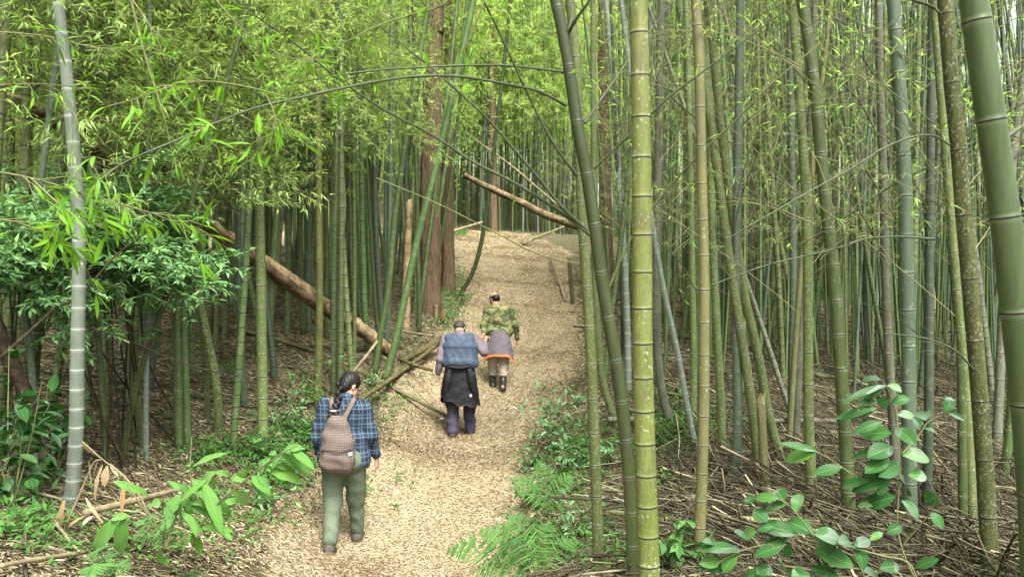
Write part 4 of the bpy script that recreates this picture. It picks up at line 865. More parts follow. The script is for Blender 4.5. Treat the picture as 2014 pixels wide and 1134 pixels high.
for i, (px, py, h, wd, n, nl, L, lab) in enumerate([
  (600,800,90,90,7,9,.085,'leafy sapling on the bank left of the plaid shirt woman'),
  (560,850,80,90,7,8,.08,'bushy seedling left of the backpack at the foot of the bank'),
  (500,900,60,100,7,8,.08,'low leafy plant behind the tips of the lance leaves'),
  (730,765,45,50,5,6,.08,'small bright plant by the long mossy pole'),
  (905,600,35,60,6,7,.08,'dark leafy clump at the foot of the curved dark bamboo'),
  (870,640,22,50,5,5,.07,'tiny green plant beside the red marker post'),
  (1310,880,60,110,9,8,.07,'low green undergrowth in front of the curved footed bamboos'),
  (1330,800,50,90,7,7,.07,'small green clump behind the thick yellow green bamboo'),
  (1300,1000,90,60,5,6,.10,'young plant with dangling leaves right of the thick yellow green bamboo'),
  (1200,930,80,60,5,6,.10,'young plant between the mossy pale and dark leaning bamboos'),
  (1330,1120,110,90,6,7,.13,'dark leaved plant at the bottom edge right of the thick yellow green bamboo'),
  (1140,800,30,60,5,5,.07,'tiny plant on the right edge of the path by the mossy pale bamboo'),
  (420,1010,60,120,8,7,.06,'low weeds growing under the arching lance leaves'),
  (520,1000,50,110,8,7,.06,'low weeds between the lance leaved plant and the path'),
  (780,690,30,60,5,5,.08,'small plant under the poles on the left bank'),
  (540,560,40,80,6,6,.1,'leafy seedling above the fallen log on the slope'),
  (460,760,70,60,6,7,.08,'leafy seedling with paired leaves in the left stand'),
  (1130,930,60,90,7,7,.08,'weed tuft left of the mossy pale bamboo'),
  (1040,1000,60,110,8,8,.07,'fine leaved weeds right of the path above the bright fern'),
  (1150,1060,80,90,7,8,.08,'weeds at the foot of the mossy pale bamboo'),
  (1560,1100,60,120,7,7,.10,'dull weeds behind the lower glossy branch')]):
    shrub('seedling', lab, px, py, h, wd, n, nl, L, 40+i, [LEAF_B if i % 2 else LEAF_F], 'plant', 'small plants along the path')
# left understory
for i,(lab, px, py, d, h, wd) in enumerate([
  ('dense leafy bush with bluish compound leaves behind the waxy bamboo', 235, 905, 6.3, 560, 330),
  ('dense leafy bush at the left edge of the view behind the bright sprays', 30, 880, 5.6, 560, 300),
  ('leafy bush in shade between the waxy bamboo and the fallen log', 290, 900, 7.0, 470, 150)]):
    rg = np.random.default_rng(70+i); b = ground_snap(px, py, d); H = h*scl(d); Wd = wd*scl(d); root = link('understory_bush', None, None, b); tag(root, lab, 'bush', 'leafy bushes on the left'); gs=Geo(); gl=Geo()
    P_=[]; D_=[]
    for _ in range(6):
        top = np.array([rg.normal()*Wd*.22, rg.normal()*.35, H*(.80+.2*rg.random())]); Q = smooth_path([np.array([rg.normal()*.1,rg.normal()*.1,0]), np.array([top[0]*.5+rg.normal()*.1, top[1]*.5, H*.4]), top], 14)
        gs.tube(Q, np.linspace(.011,.004,14), 5, 0, cap=False)
        for _ in range(9):
            q = np.array([np.interp(.80+.2*rg.random(), np.linspace(0,1,14), Q[:,k]) for k in range(3)]); d2 = rg.normal(size=3)*np.array([1,.8,.35]); d2 /= np.linalg.norm(d2); Lb = Wd*(.25+.35*rg.random())
            B_ = branch_pts(q, d2, Lb, .15, .2, 7, rg); gs.tube(B_, np.linspace(.004,.0015,7), 4, 0, cap=False)
            for _ in range(9):
                e0 = np.array([np.interp(.2+.8*rg.random(), np.linspace(0,1,7), B_[:,k]) for k in range(3)]); dd = d2+rg.normal(size=3)*np.array([.8,.8,.3]); dd /= np.linalg.norm(dd)
                for f in np.linspace(.25,1,6):
                    e = e0+dd*.22*f; P_ += [e]*3; D_ += [dd*.5+rg.normal(size=3)*np.array([.6,.6,.3]) for _ in range(3)]
    n=len(P_); gl.leaves(np.array(P_), np.array(D_), .075*(.6+.8*rg.random(n)), .026, 0, rg.random(n), droop=.15, up=np.array([0,-.3,1.])+rg.normal(size=(n,3))*.25)
    link('stem', gs.mesh('stem',[DARKWOOD]), root); link('foliage', gl.mesh('foliage',[LEAF_B]), root)
for i,(px,py,d,lab) in enumerate([(20,960,4.6,'round leaved vine plant at the left edge below the dark twisted trunk'),(75,960,5.2,'round leaved vine plant left of the foot of the waxy bamboo'),(110,905,6,'round leaved plant in shade directly behind the waxy bamboo')]):
    shrub('vine_plant', lab, px, py, 330 if i==0 else 240, 130, 6, 9, .11, 90+i, [LEAF_G], 'vine', 'round leaved vines at the left edge', d=d, Wr=.62)
log('twisted_trunk', 'dark twisted old trunk leaning at the left edge of the view', [(-40,560,5.2),(-5,650,5.3),(30,730,5.4),(62,800,5.5),(85,880,5.6),(98,985,5.6)], [26,30,28,24,22,26], [DARKWOOD], 'trunk', n=30, wob=.12)
log('hanging_vine', 'thin dark vine looping up from the twisted trunk across the waxy bamboo', [(0,705,5.0),(60,650,5.1),(110,605,5.2),(160,580,5.2),(230,500,5.3),(330,430,5.4)], [7,6,5,4,3], [DARKWOOD], 'vine', n=30, wob=.1, nn=7)
log('hanging_vine', 'thin dark vine drooping between the bamboos right of the waxy one', [(165,640,5.4),(230,660,5.5),(300,690,5.8),(380,720,6),(470,740,6.4)], [4,3,3,2], [DARKWOOD], 'vine', n=30, wob=.1, nn=6)

# ---- brush on the right slope: larger canes one by one, the tangle as one mass
rg = np.random.default_rng(77)
def lay(x, y, th, L, lift0, lift1, bow=.05):
    dx, dy = math.cos(th)*L/2, math.sin(th)*L/2
    a = np.array([x-dx, y-dy, float(G(x-dx,y-dy))+lift0]); c = np.array([x+dx, y+dy, float(G(x+dx,y+dy))+lift1]); m = (a+c)/2; m[2] = max(m[2]-bow, float(G(m[0],m[1]))+.01); m[1] += rg.normal()*bow
    return smooth_path([a, m, c], 8)
LAY = [('long pale fallen bamboo','grey'),('long dead tan bamboo','tan'),('mossy fallen bamboo','moss'),('grey weathered fallen bamboo','grey'),('dark damp fallen bamboo','dark')]
WH = ['beneath the upright glossy shoot','behind the broken stump','below the bright far litter','beside the foot of the spotted leaning pair','near the foot of the grey green bamboo','in the gap left of the mossy blotched bamboo','in the lower right corner','on the slope behind the thick yellow green bamboo','on the left bank above the log']
POSL = [(1,1,(1700,960)),(0,0,(1620,760)),(1,2,(1650,640)),(0,3,(1480,900)),(2,4,(1680,1020)),(0,5,(1850,960)),(1,6,(1900,1080)),(0,7,(1330,700)),
        (3,0,(1800,900)),(2,1,(1540,820)),(4,2,(1760,665)),(3,3,(1420,830)),(1,4,(1640,1060)),(3,5,(1830,860)),(2,6,(1960,1000)),(2,7,(1400,660)),(1,5,(1870,800)),(0,6,(1990,920)),
        (4,0,(1740,1010)),(3,2,(1920,655)),(0,2,(1560,640)),(1,7,(1300,620)),(2,2,(1850,690)),(3,6,(2000,780)),
        (0,8,(560,500)),(3,8,(700,560)),(2,8,(470,610)),(1,8,(640,700)),(4,8,(300,760)),(3,7,(1250,650))]
for a_, b_, (px, py) in POSL:
    p = hit(px, py); L = 1.6+2.6*rg.random(); r = .018+.02*rg.random(); Q = lay(p[0], p[1], rg.normal()*.38-.15, L, .05+.2*rg.random(), .03+.12*rg.random())
    c = Q[3].copy(); g = Geo(); culm_geo(g, Q-c, r, r*.75, .16, .22, 9, fine=False)
    o = link('fallen_bamboo', g.mesh('fallen_bamboo', [MC[LAY[a_][1]]]), None, c); tag(o, LAY[a_][0]+' '+WH[b_], 'fallen bamboo', 'fallen bamboos on the slopes')
def sticks(name, label, n, region, th_s, rr, Ls, lift, mats, th0=0.):
    g = Geo(); c = 0
    while c < n:
        px = region[0]+(region[1]-region[0])*rg.random(); d = region[2]*(region[3]/region[2])**rg.random(); x = (px-1007)/F*d
        if float(path_in(x, d)) > -.35: continue
        L = Ls[0]+(Ls[1]-Ls[0])*rg.random()**2; h = lift*rg.random()*(.3+1.4*float(vnoise(x,d,.5,5))); a = th0+rg.normal()*th_s
        q = lay(x, d, a, L, h, h*rg.random()+.1*rg.random()*lift, .06+.06*rg.random()); q[3:5] += rg.normal(size=3)*.03
        g.tube(q[::2], (rr[0]+(rr[1]-rr[0])*rg.random()**3)*np.linspace(1,.6,4), 4, int(rg.integers(len(mats))), cap=False); c += 1
    return tag(link(name, g.mesh(name, mats)), label, 'brush', kind='stuff')
BRD = simple('dark_stick', (.018,.015,.008,1), (.050,.043,.024,1), 9)
BRM = simple('brown_stick', (.048,.042,.022,1), (.115,.102,.056,1), 9)
BRL = simple('pale_stick', (.17,.15,.085,1), (.27,.24,.15,1), 9)
sticks('brush_pile', 'tangled mat of dead bamboo twigs and sticks over the right slope', 15000, (1255,2250,4.6,15), .85, (.0014,.011), (.15,1.7), .36, [BRD,BRM,BRD,BRM,BRD,BRD,BRM,BRM,BRD,BRL])
sticks('forest_debris', 'scattered dead sticks lying over the left bank and slope', 1500, (-250,860,3.3,22), .6, (.002,.012), (.2,1.5), .08, [BRM,BRL,BRD])
sticks('edge_debris', 'scattered sticks on the right edge of the path', 700, (1040,1330,5,22), .8, (.002,.008), (.2,1.), .06, [BRM,BRL])

# ---- low ground cover
def cover():
    P=[];D=[];L=[]
    for (px,py,sx,sy,n) in [(300,1080,200,50,60),(460,1020,120,50,150),(560,930,60,40,250),(1100,1000,90,90,250),(1140,900,60,60,350),(1060,1090,90,40,200),(930,460,60,8,900),(1010,470,40,5,300),(900,560,40,40,300),(880,620,40,30,200),(600,860,60,30,260),
                            (1330,860,90,60,700),(760,800,50,30,60),(150,1060,120,60,60),(40,1040,60,60,80),(1250,1080,80,50,260),(860,470,30,10,300),(480,900,120,30,300),(900,760,90,60,40),(760,960,60,60,25),(1010,640,50,60,30)]:
        x = px+rg.normal(size=n)*sx*.6; y = py+rg.normal(size=n)*sy*.6; ok = (y < 1230) & (y > 455); pp = hits(x[ok], y[ok]); pi_ = path_in(pp[:,0], pp[:,1])
        for p, q in zip(pp, pi_):
            if q > .25 and n > 60: continue
            h = .02+.10*rg.random(); k = int(rg.integers(2,5))
            for _ in range(k): P.append(p+np.array([rg.normal()*.03, rg.normal()*.03, h])); D.append(rg.normal(size=3)*np.array([1,1,.5])+[0,0,.3]); L.append(.03+.05*rg.random()+.001*p[1])
    n=len(P); g=Geo(); L=np.array(L); g.leaves(np.array(P), np.array(D), L, L*.34, 0, rg.random(n), droop=.2, up=np.array([0,-.3,1.])+rg.normal(size=(n,3))*.3); return g.mesh('ground_cover',[LEAF_F])
tag(link('ground_cover', cover()), 'patches of small low green weeds along the edges of the path', 'ground cover', kind='stuff')
# paper scrap
g = Geo(); p = hit(1009,806); 
V = [[-.05,-.02,.015],[.05,-.03,.02],[.06,.03,.05],[-.03,.035,.03],[.0,.0,.045],[.02,-.02,.05]]
g.add(np.array([[-.07,-.03,.01],[0,-.035,.05],[.01,.03,.045],[-.06,.03,.012]]), [[0,1,2,3]]); g.add(np.array([[0,-.035,.05],[.07,-.02,.012],[.065,.035,.02],[.01,.03,.045]]), [[0,1,2,3]])
g.add(np.array([[-.11,-.05,.005],[-.075,-.06,.03],[-.06,.0,.05],[-.1,.0,.02]]), [[0,1,2,3]], 1)
tag(link('paper_scrap', g.mesh('paper_scrap', [simple('white_paper',(.6,.6,.58,1),(.7,.7,.7,1),9), BRD]), None, p), 'small crumpled white scrap lying on the right side of the path', 'litter')
g = Geo(); p = hit(868,828); g.add(np.array([[-.03,-.02,.01],[.03,-.02,.015],[.03,.02,.03],[-.03,.02,.02]]), [[0,1,2,3]])
tag(link('paper_scrap', g.mesh('paper_scrap', [bpy.data.materials['white_paper']]), None, p), 'tiny white scrap on the path left of the vest man', 'litter')
print('part3')
# ------------------------------------------------------------------ people: continuous surfaces from blended volumes
def surfnet(Fv, o, h):
    S_ = Fv < 0; nx, ny, nz = Fv.shape
    cs = [(i,j,k) for i in (0,1) for j in (0,1) for k in (0,1)]
    cnt = sum(S_[i:nx-1+i, j:ny-1+j, k:nz-1+k].astype(np.int8) for (i,j,k) in cs)
    act = (cnt > 0) & (cnt < 8); I,J,K = np.nonzero(act); idx = -np.ones(act.shape, np.int64); idx[I,J,K] = np.arange(len(I))
    acc = np.zeros((len(I),3)); n = np.zeros(len(I))
    for a in cs:
        for ax in range(3):
            if a[ax]: continue
            b = list(a); b[ax] = 1
            f0 = Fv[I+a[0],J+a[1],K+a[2]]; f1 = Fv[I+b[0],J+b[1],K+b[2]]; m = (f0 < 0) != (f1 < 0); t = np.where(m, f0/(f0-f1+1e-20), 0)
            p = np.tile(np.array(a, float), (len(I),1)); p[:,ax] += t; acc += p*m[:,None]; n += m
    V = (acc/n[:,None]+np.stack([I,J,K],1))*h+o; Q = []
    for ax in range(3):
        sl0 = [slice(None)]*3; sl1 = [slice(None)]*3; sl0[ax] = slice(0,-1); sl1[ax] = slice(1,None)
        A_ = S_[tuple(sl0)]; B_ = S_[tuple(sl1)]; E = A_ != B_; e = np.argwhere(E); u, v = [(1,2),(2,0),(0,1)][ax]
        e = e[(e[:,u] > 0) & (e[:,v] > 0) & (e[:,u] < Fv.shape[u]-1) & (e[:,v] < Fv.shape[v]-1)]
        fl = A_[e[:,0],e[:,1],e[:,2]]
        def cell(du, dv):
            c = e.copy(); c[:,u] -= du; c[:,v] -= dv; return idx[c[:,0],c[:,1],c[:,2]]
        q = np.stack([cell(1,1), cell(0,1), cell(0,0), cell(1,0)], 1); q[~fl] = q[~fl][:,::-1]; Q.append(q)
    return V, np.concatenate(Q)
class Vol:
    """signed distance volume; every add() blends one more mass"""
    def __init__(s, lo, hi, h):
        s.h = h; s.o = np.array(lo, float); n = np.ceil((np.array(hi)-s.o)/h).astype(int)+1; s.F = np.full(n, 1., np.float32); s.n = n
    def _sub(s, lo, hi, m):
        a = np.clip(((np.array(lo)-m-s.o)/s.h).astype(int), 0, s.n-1); b = np.clip(((np.array(hi)+m-s.o)/s.h).astype(int)+2, 1, s.n)
        ax = [s.o[i]+np.arange(a[i], b[i])*s.h for i in range(3)]; X = np.stack(np.meshgrid(*ax, indexing='ij'), -1)
        return tuple(slice(a[i], b[i]) for i in range(3)), X
    def _mix(s, sl, d, k, mode):
        A_ = s.F[sl]
        if mode == 'sub': d = -d; s.F[sl] = np.maximum(A_, d) if k <= 0 else (lambda hh: A_*(1-hh)+d*hh+k*hh*(1-hh))(np.clip(.5+.5*(d-A_)/k, 0, 1)); return
        if k <= 0: s.F[sl] = np.minimum(A_, d); return
        hh = np.clip(.5+.5*(A_-d)/k, 0, 1); s.F[sl] = A_*(1-hh)+d*hh-k*hh*(1-hh)
    def cap(s, a, b, ra, rb=None, k=.03, fl=1., mode='add'):
        """tapered limb from a to b; fl<1 flattens it front to back"""
        rb = ra if rb is None else rb; a = np.array(a,float); b = np.array(b,float); r = max(ra, rb)
        sl, X = s._sub(np.minimum(a,b)-r, np.maximum(a,b)+r, k+.03); sc = np.array([1,1/fl,1.]); c = (a+b)/2
        A2 = (a-c)*sc; B2 = (b-c)*sc; P = (X-c)*sc-A2; ab = B2-A2; t = np.clip((P@ab)/(ab@ab+1e-9), 0, 1)
        d = np.linalg.norm(P-t[...,None]*ab, axis=-1)-(ra+(rb-ra)*t); s._mix(sl, (d*min(1,fl)).astype(np.float32), k, mode); return s
    def ell(s, c, r, R=None, k=.02, mode='add'):
        c = np.array(c,float); r = np.array(r,float); m = r.max(); sl, X = s._sub(c-m, c+m, k+.03); P = X-c
        if R is not None: P = P@np.array(R)
        q = np.linalg.norm(P/r, axis=-1); q2 = np.linalg.norm(P/(r*r), axis=-1)+1e-9; d = q*(q-1)/q2
        s._mix(sl, d.astype(np.float32), k, mode); return s
    def clip_z(s, z0=None, z1=None, tilt=(0,0)):
        X = s.o[0]+np.arange(s.n[0])*s.h; Y = s.o[1]+np.arange(s.n[1])*s.h; Z = s.o[2]+np.arange(s.n[2])*s.h
        zz = Z[None,None,:]+tilt[0]*X[:,None,None]+tilt[1]*Y[None,:,None]
        if z0 is not None: s.F = np.maximum(s.F, (z0-zz).astype(np.float32))
        if z1 is not None: s.F = np.maximum(s.F, (zz-z1).astype(np.float32))
        return s
    def wrinkle(s, fn):
        X = s.o[0]+np.arange(s.n[0])*s.h; Y = s.o[1]+np.arange(s.n[1])*s.h; Z = s.o[2]+np.arange(s.n[2])*s.h
        s.F = s.F+fn(X[:,None,None], Y[None,:,None], Z[None,None,:]).astype(np.float32); return s
    def mesh(s, name, mats, parent, paint=None):
        s.F[0]=s.F[-1]=1; s.F[:,0]=1; s.F[:,-1]=1; s.F[:,:,0]=1; s.F[:,:,-1]=1
        V, Q = surfnet(s.F, s.o, s.h); g = Geo(); g.add(V, Q, 0 if paint is None else paint(V[Q].mean(1))); return link(name, g.mesh(name, mats), parent)
def rot(yaw, pitch, roll=0):   # columns: head right, forward, up
    return np.array(Matrix.Rotation(yaw, 3, 'Z') @ Matrix.Rotation(pitch, 3, 'X') @ Matrix.Rotation(roll, 3, 'Y'))
def head(v, c, R, s=1.):
    c = np.array(c); H = lambda x,y,z: c+R@np.array([x,y,z])*s
    v.ell(H(0,-.005,.02), np.array([.074,.094,.092])*s, R, .02); v.ell(H(0,.025,-.055), np.array([.056,.064,.062])*s, R, .03)
    v.cap(H(0,.06,-.09), H(0,.068,-.092), .022*s, k=.02); v.cap(H(0,.088,.012), H(0,.107,-.028), .007*s, .013*s, .012)
    for q in (-1,1):
        v.ell(H(.077*q,-.008,-.012), np.array([.010,.019,.032])*s, R, .006); v.ell(H(.031*q,.088,.012), np.array([.017,.012,.012])*s, R, .008, 'sub')
        v.cap(H(.012*q,.086,.033), H(.045*q,.074,.031), .008*s, k=.012)
    v.cap(H(-.018,.083,-.060), H(.018,.083,-.060), .0065*s, k=.006)
    return H
def hand(v, wrist, d, palm_n, thumb_side, L=.18, curl=.5):
    """palm, four curled fingers, thumb leaving the side of the palm"""
    w_ = np.array(wrist,float); d = np.array(d,float); d /= np.linalg.norm(d); n = np.array(palm_n,float); n -= d*(n@d); n /= np.linalg.norm(n); sd = np.cross(d, n)*thumb_side
    for q in (-.026,-.009,.009,.026): v.cap(w_+sd*q*.7+d*.015, w_+sd*q+d*.078, .0135, .0125, .014)
    for i,(q,l) in enumerate(((.030,.072),(.0105,.080),(-.010,.074),(-.029,.058))):
        p = w_+sd*q+d*.088; a = 0.
        for seg, r0, r1 in ((.45,.0088,.0082),(.32,.0080,.0074),(.23,.0072,.0062)):
            a += curl*(1+.12*i); e = p+(d*math.cos(a)+n*math.sin(a))*l*seg; v.cap(p, e, r0, r1, .003); p = e
    p = w_+sd*.026+d*.03; e = p+sd*.028+d*.026+n*.012; v.cap(p, e, .0125, .0098, .008); v.cap(e, e+d*.026+n*.014+sd*.004, .0092, .0078, .003)
def cloth_mat(name, c1, c2, sc=14, rough=.85, bump=.3, sheen=0.):
    s = NT(name); oc = s.co(); f = s.noise(oc, sc, 5, .6); wv = s.noise(s.mapped(oc,(1,1,.8)), 220, 2, .5)
    return s.bsdf(s.mix(s.ramp(f, [(.35,(0,0,0,1)),(.65,(1,1,1,1))]), c1, c2), rough, .15, s.math('ADD', f, s.math('MULTIPLY', wv, .15)), bump*1.8, .012, sheen)
SKIN = cloth_mat('skin', (.34,.19,.125,1), (.40,.23,.155,1), 20, .5, .1)
HAIR = simple('black_hair', (.004,.0035,.0035,1), (.010,.009,.008,1), 90, (1,1,.15), .5, .25, .5, .004)
HAIR_G = simple('thinning_hair', (.02,.017,.015,1), (.06,.05,.045,1), 60, (1,1,.3), .6, .3, .4, .004)
def plaid():
    s = NT('plaid_flannel'); oc = s.co(); x = s.n('SeparateXYZ'); s.l(oc, x.inputs[0])
    def band(ax, per, wd, ph): 
        m = s.math('FRACT', s.math('ADD', s.math('MULTIPLY', ax, 1/per), ph+50.)); return s.math('LESS_THAN', m, wd)
    u = s.math('ADD', x.outputs[0], s.math('MULTIPLY', x.outputs[1], .6)); z = x.outputs[2]
    col = (.030,.042,.066,1)
    c = s.mix(s.math('MULTIPLY', band(u, .085, .42, 0.), .65), col, (.014,.018,.034,1)); c = s.mix(s.math('MULTIPLY', band(z, .085, .42, .1), .65), c, (.014,.018,.034,1))
    c = s.mix(s.math('MULTIPLY', band(u, .085, .09, .25), .45), c, (.12,.17,.20,1)); c = s.mix(s.math('MULTIPLY', band(z, .085, .09, .33), .45), c, (.12,.17,.20,1))
    c = s.mix(s.math('MULTIPLY', band(u, .085, .06, .62), .5), c, (.12,.22,.26,1)); c = s.mix(s.math('MULTIPLY', band(z, .085, .06, .70), .5), c, (.12,.22,.26,1))
    f = s.noise(oc, 12, 4); return s.bsdf(c, .9, .1, f, .4, .01)
def camo():
    s = NT('camouflage_cloth'); oc = s.co(); a = s.noise(s.mapped(oc,(1,1,1.5)), 9, 2, .5); b = s.noise(s.mapped(oc,(1.2,1,1.6),(1,2,3)), 11, 2, .5); c3 = s.noise(s.mapped(oc,(1.,1,2.2),(4,1,7)), 13, 3, .5)
    c = s.mix(s.math('GREATER_THAN', a, .52), (.17,.19,.075,1), (.055,.085,.030,1)); c = s.mix(s.math('GREATER_THAN', b, .58), c, (.115,.075,.045,1)); c = s.mix(s.math('GREATER_THAN', c3, .62), c, (.016,.016,.014,1))
    return s.bsdf(c, .85, .15, s.noise(oc, 14, 4), .4, .01)
def dotted():
    s = NT('dotted_canvas'); oc = s.co(); x = s.n('SeparateXYZ'); s.l(oc, x.inputs[0]); P = .021
    u = s.math('SUBTRACT', s.math('FRACT', s.math('ADD', s.math('MULTIPLY', x.outputs[0], 1/P), 50.)), .5)
    row = s.math('FLOOR', s.math('MULTIPLY', x.outputs[2], 1/P)); 
    v = s.math('SUBTRACT', s.math('FRACT', s.math('ADD', s.math('MULTIPLY', x.outputs[2], 1/P), 50.)), .5)
    d = s.math('ADD', s.math('MULTIPLY', u, u), s.math('MULTIPLY', s.math('MULTIPLY', v, v), 2.5)); m = s.math('MULTIPLY', s.math('LESS_THAN', d, .020), .6)
    f = s.noise(oc, 16, 4); c = s.mix(f, (.070,.052,.044,1), (.13,.102,.088,1)); return s.bsdf(s.mix(m, c, (.48,.42,.38,1)), .85, .15, f, .35, .008)
GLASSF = simple('dark_glasses_frame', (.012,.01,.01,1), (.02,.018,.018,1), 5, rough=.3, spec=.5)
def glasses(H, parent, s=1.):
    g = Geo()
    for q in (-1,1):
        th = np.linspace(0, 2*math.pi, 15); g.tube([H(q*.032+.023*math.cos(t), .102-.012*abs(q*.032+.023*math.cos(t))*8*.3, .010+.017*math.sin(t)) for t in th], .0022, 5, 0, cap=False)
        g.tube([H(q*.055,.094,.014), H(q*.078,.04,.014), H(q*.080,-.01,.008)], .0022, 5, 0)
    g.tube([H(-.009,.104,.014), H(.009,.104,.014)], .002, 5, 0); return link('glasses', g.mesh('glasses', [GLASSF]), parent)
def eyes(H, parent):
    g = Geo()
    for q in (-1,1):
        c = H(.031*q,.082,.012); P = [c+(H(0,.011*math.sin(a),.011*math.cos(a))-H(0,0,0)) for a in np.linspace(0,math.pi,6)]
        g.tube([c+(H(0,t,0)-H(0,0,0)) for t in (-.011,-.006,0,.006,.0105)], [.002,.0095,.0115,.0095,.003], 10)
    return link('eyes', g.mesh('eyes', [simple('eye_white',(.5,.48,.45,1),(.55,.52,.5,1),3,rough=.2)]), parent)
def folds(seed, amp, fz=26, fx=9):
    rg = np.random.default_rng(seed); ph = rg.random(6)*6.28
    return lambda X,Y,Z: amp*(np.sin(Z*fz+np.sin(X*fx+ph[0])*1.6+Y*7+ph[1])+.6*np.sin(Z*fz*1.9+X*11+np.sin(Y*9+ph[2])*2+ph[3])+.5*np.sin(X*23+Z*6+ph[4]+Y*14))
def skirt(name, parent, mats, c0, c1, top, bot, zb, nfold, amp, hem=0, seed=0, a0=0., a1=2*math.pi, rows=18, n=96, th=.006):
    """cloth tied round the waist: folded sheet with inner side; zb(angle)=height of lower edge"""
    A_ = np.linspace(a0, a1, n); rg = np.random.default_rng(seed); ph = rg.random(3)*6.28; g = Geo()
    for side in (0,1):
        V = []
        for r in range(rows+1):
            t = r/rows; f = (1+amp*t**1.2*(np.sin(A_*nfold+ph[0]+t*1.5)+.5*np.sin(A_*nfold*1.8+ph[1]-t*2))+.012*np.sin(t*22+A_*6+ph[2]))
            rx = (top[0]+(bot[0]-top[0])*t**.8)-side*th; ry = (top[1]+(bot[1]-top[1])*t**.8)-side*th; z = c0[2]+(zb(A_)-c0[2])*t
            V.append(np.stack([c0[0]+(c1[0]-c0[0])*t+rx*f*np.cos(A_), c0[1]+(c1[1]-c0[1])*t+ry*f*np.sin(A_), z],1))
        V = np.array(V).reshape(-1,3); i = np.arange(rows)[:,None]*n; k = np.arange(n-1)[None,:]; Q = np.stack([i+k,i+n+k,i+n+k+1,i+k+1],-1).reshape(-1,4)
        m = np.zeros((rows,n-1),int)
        if hem: m[-hem:] = 1
        if side and len(mats) > 2: m[:] = 2
        g.add(V, Q, m.ravel())
    # close the edges between outer and inner sheet
    N = (rows+1)*n; i = rows*n+np.arange(n-1); g.Q.append(np.stack([i,i+1,i+1+N,i+N],1)); g.M.append(np.full(n-1, 1 if hem else 0))
    return link(name, g.mesh(name, mats), parent)

def person_root(label, px, py, d, yaw=0.):
    b = gp(px, py, d); b[2] = float(G(b[0], b[1])); r = link('person', None, None, b); r.rotation_euler = (0,0,yaw); return tag(r, label, 'person')

# ===== woman with the backpack
W = person_root('person in blue plaid shirt and green trousers with a black braid, nearest on the path', 677, 1063, 7.0)
R = rot(-.85, -.50, -.12); hc = (.035,.135,1.485)
v = Vol((-.40,-.36,-.01), (.42,.42,1.66), .0065)
H = head(v, hc, R)
v.cap((.0,.045,1.34), (.028,.105,1.42), .052, .050, .03)
v.cap((-.13,.03,1.30), (.13,.03,1.30), .075, k=.04, fl=.85).cap((-.08,.03,1.2), (.08,.03,1.2), .115, k=.05, fl=.75).cap((-.07,0,1.0), (.07,0,1.0), .105, k=.05, fl=.75).cap((-.08,-.01,.86), (.08,-.01,.86), .115, k=.05, fl=.85)
HJ = {-1: ((-.10,.0,.84),(-.105,.02,.46),(-.085,-.20,.12)), 1: ((.10,.0,.84),(.085,.13,.47),(.075,.22,.09))}
for q,(h_,kn,an) in HJ.items():
    v.cap(h_, kn, .085, .055, .03); v.cap(kn, an, .053, .036, .02)
v.cap((-.085,-.20,.12), (-.085,-.11,.045), .035, .034, .02); v.cap((.075,.22,.09), (.08,.33,.04), .035, .032, .02)
AJ = {-1: ((-.185,.035,1.31),(-.245,.0,1.04),(-.235,.12,.83)), 1: ((.185,.035,1.31),(.255,.02,1.05),(.275,.11,.83))}
for q,(sh,elb,wr) in AJ.items(): v.cap(sh, elb, .046, .038, .025); v.cap(elb, wr, .036, .025, .02)
hand(v, (.277,.115,.825), (.05,.12,-1), (-1,.1,0), 1, curl=.45); hand(v, (-.235,.125,.825), (-.02,.15,-1), (1,.1,0), -1, curl=.45)
v.mesh('body', [SKIN], W)
v = Vol((-.36,-.24,.62), (.38,.30,1.44), .0075)      # shirt
v.cap((-.140,.03,1.305), (.140,.03,1.305), .080, k=.05, fl=.9).cap((-.10,.03,1.2), (.10,.03,1.2), .118, k=.05, fl=.78).cap((-.095,.01,1.0), (.095,.01,1.0), .128, k=.06, fl=.80).cap((-.105,.0,.84), (.105,.0,.84), .138, k=.06, fl=.88)
v.cap((0,.04,1.34), (.008,.06,1.385), .070, .060, .03)
for q,(sh,elb,wr) in AJ.items(): v.cap(sh, elb, .062, .054, .035); v.cap(elb, np.array(wr)+[0,-.01,.03], .054, .044, .03)
v.wrinkle(folds(3, .0038)); v.clip_z(.80, None, (.03,.10)) if False else None
Fz = v.F.copy(); X = v.o[0]+np.arange(v.n[0])*v.h; Z = v.o[2]+np.arange(v.n[2])*v.h
body_part = (np.abs(X) < .215)[:,None,None]; v.F = np.where(body_part, np.maximum(v.F, (.795+.012*np.sin(X*30)[:,None,None]-Z[None,None,:]).astype(np.float32)), v.F)
v.mesh('shirt', [plaid()], W)
v = Vol((-.12,-.05,1.33), (.14,.17,1.45), .006); v.cap((0,.045,1.36), (.012,.07,1.405), .072, .066, .01, .9); v.cap((.0,.06,1.42), (.02,.09,1.46), .056, .07, .0, mode='sub'); v.mesh('collar', [plaid.__wrapped__ if False else bpy.data.materials['plaid_flannel']], W)
TRW = cloth_mat('green_trousers', (.070,.095,.062,1), (.108,.135,.090,1), 7, .85, .5)
v = Vol((-.26,-.36,.05), (.26,.38,.98), .0085)
v.cap((-.09,-.01,.86), (.09,-.01,.86), .122, k=.05, fl=.92)
for q,(h_,kn,an) in HJ.items(): v.cap(h_, kn, .112, .088, .04); v.cap(kn, np.array(an)+[0,.0,.035], .084, .062, .03)
v.cap((-.07,-.07,.82),(.07,-.07,.82),.085,k=.05)
v.wrinkle(folds(8, .0034, 22, 14)); v.wrinkle(lambda X,Y,Z: .0022*np.sin(Z*62+np.sin(X*34+Y*21)*2.2+Y*25)*np.clip(.55-Z,0,.3)*3); v.clip_z(None, .945); v.mesh('trousers', [TRW], W)
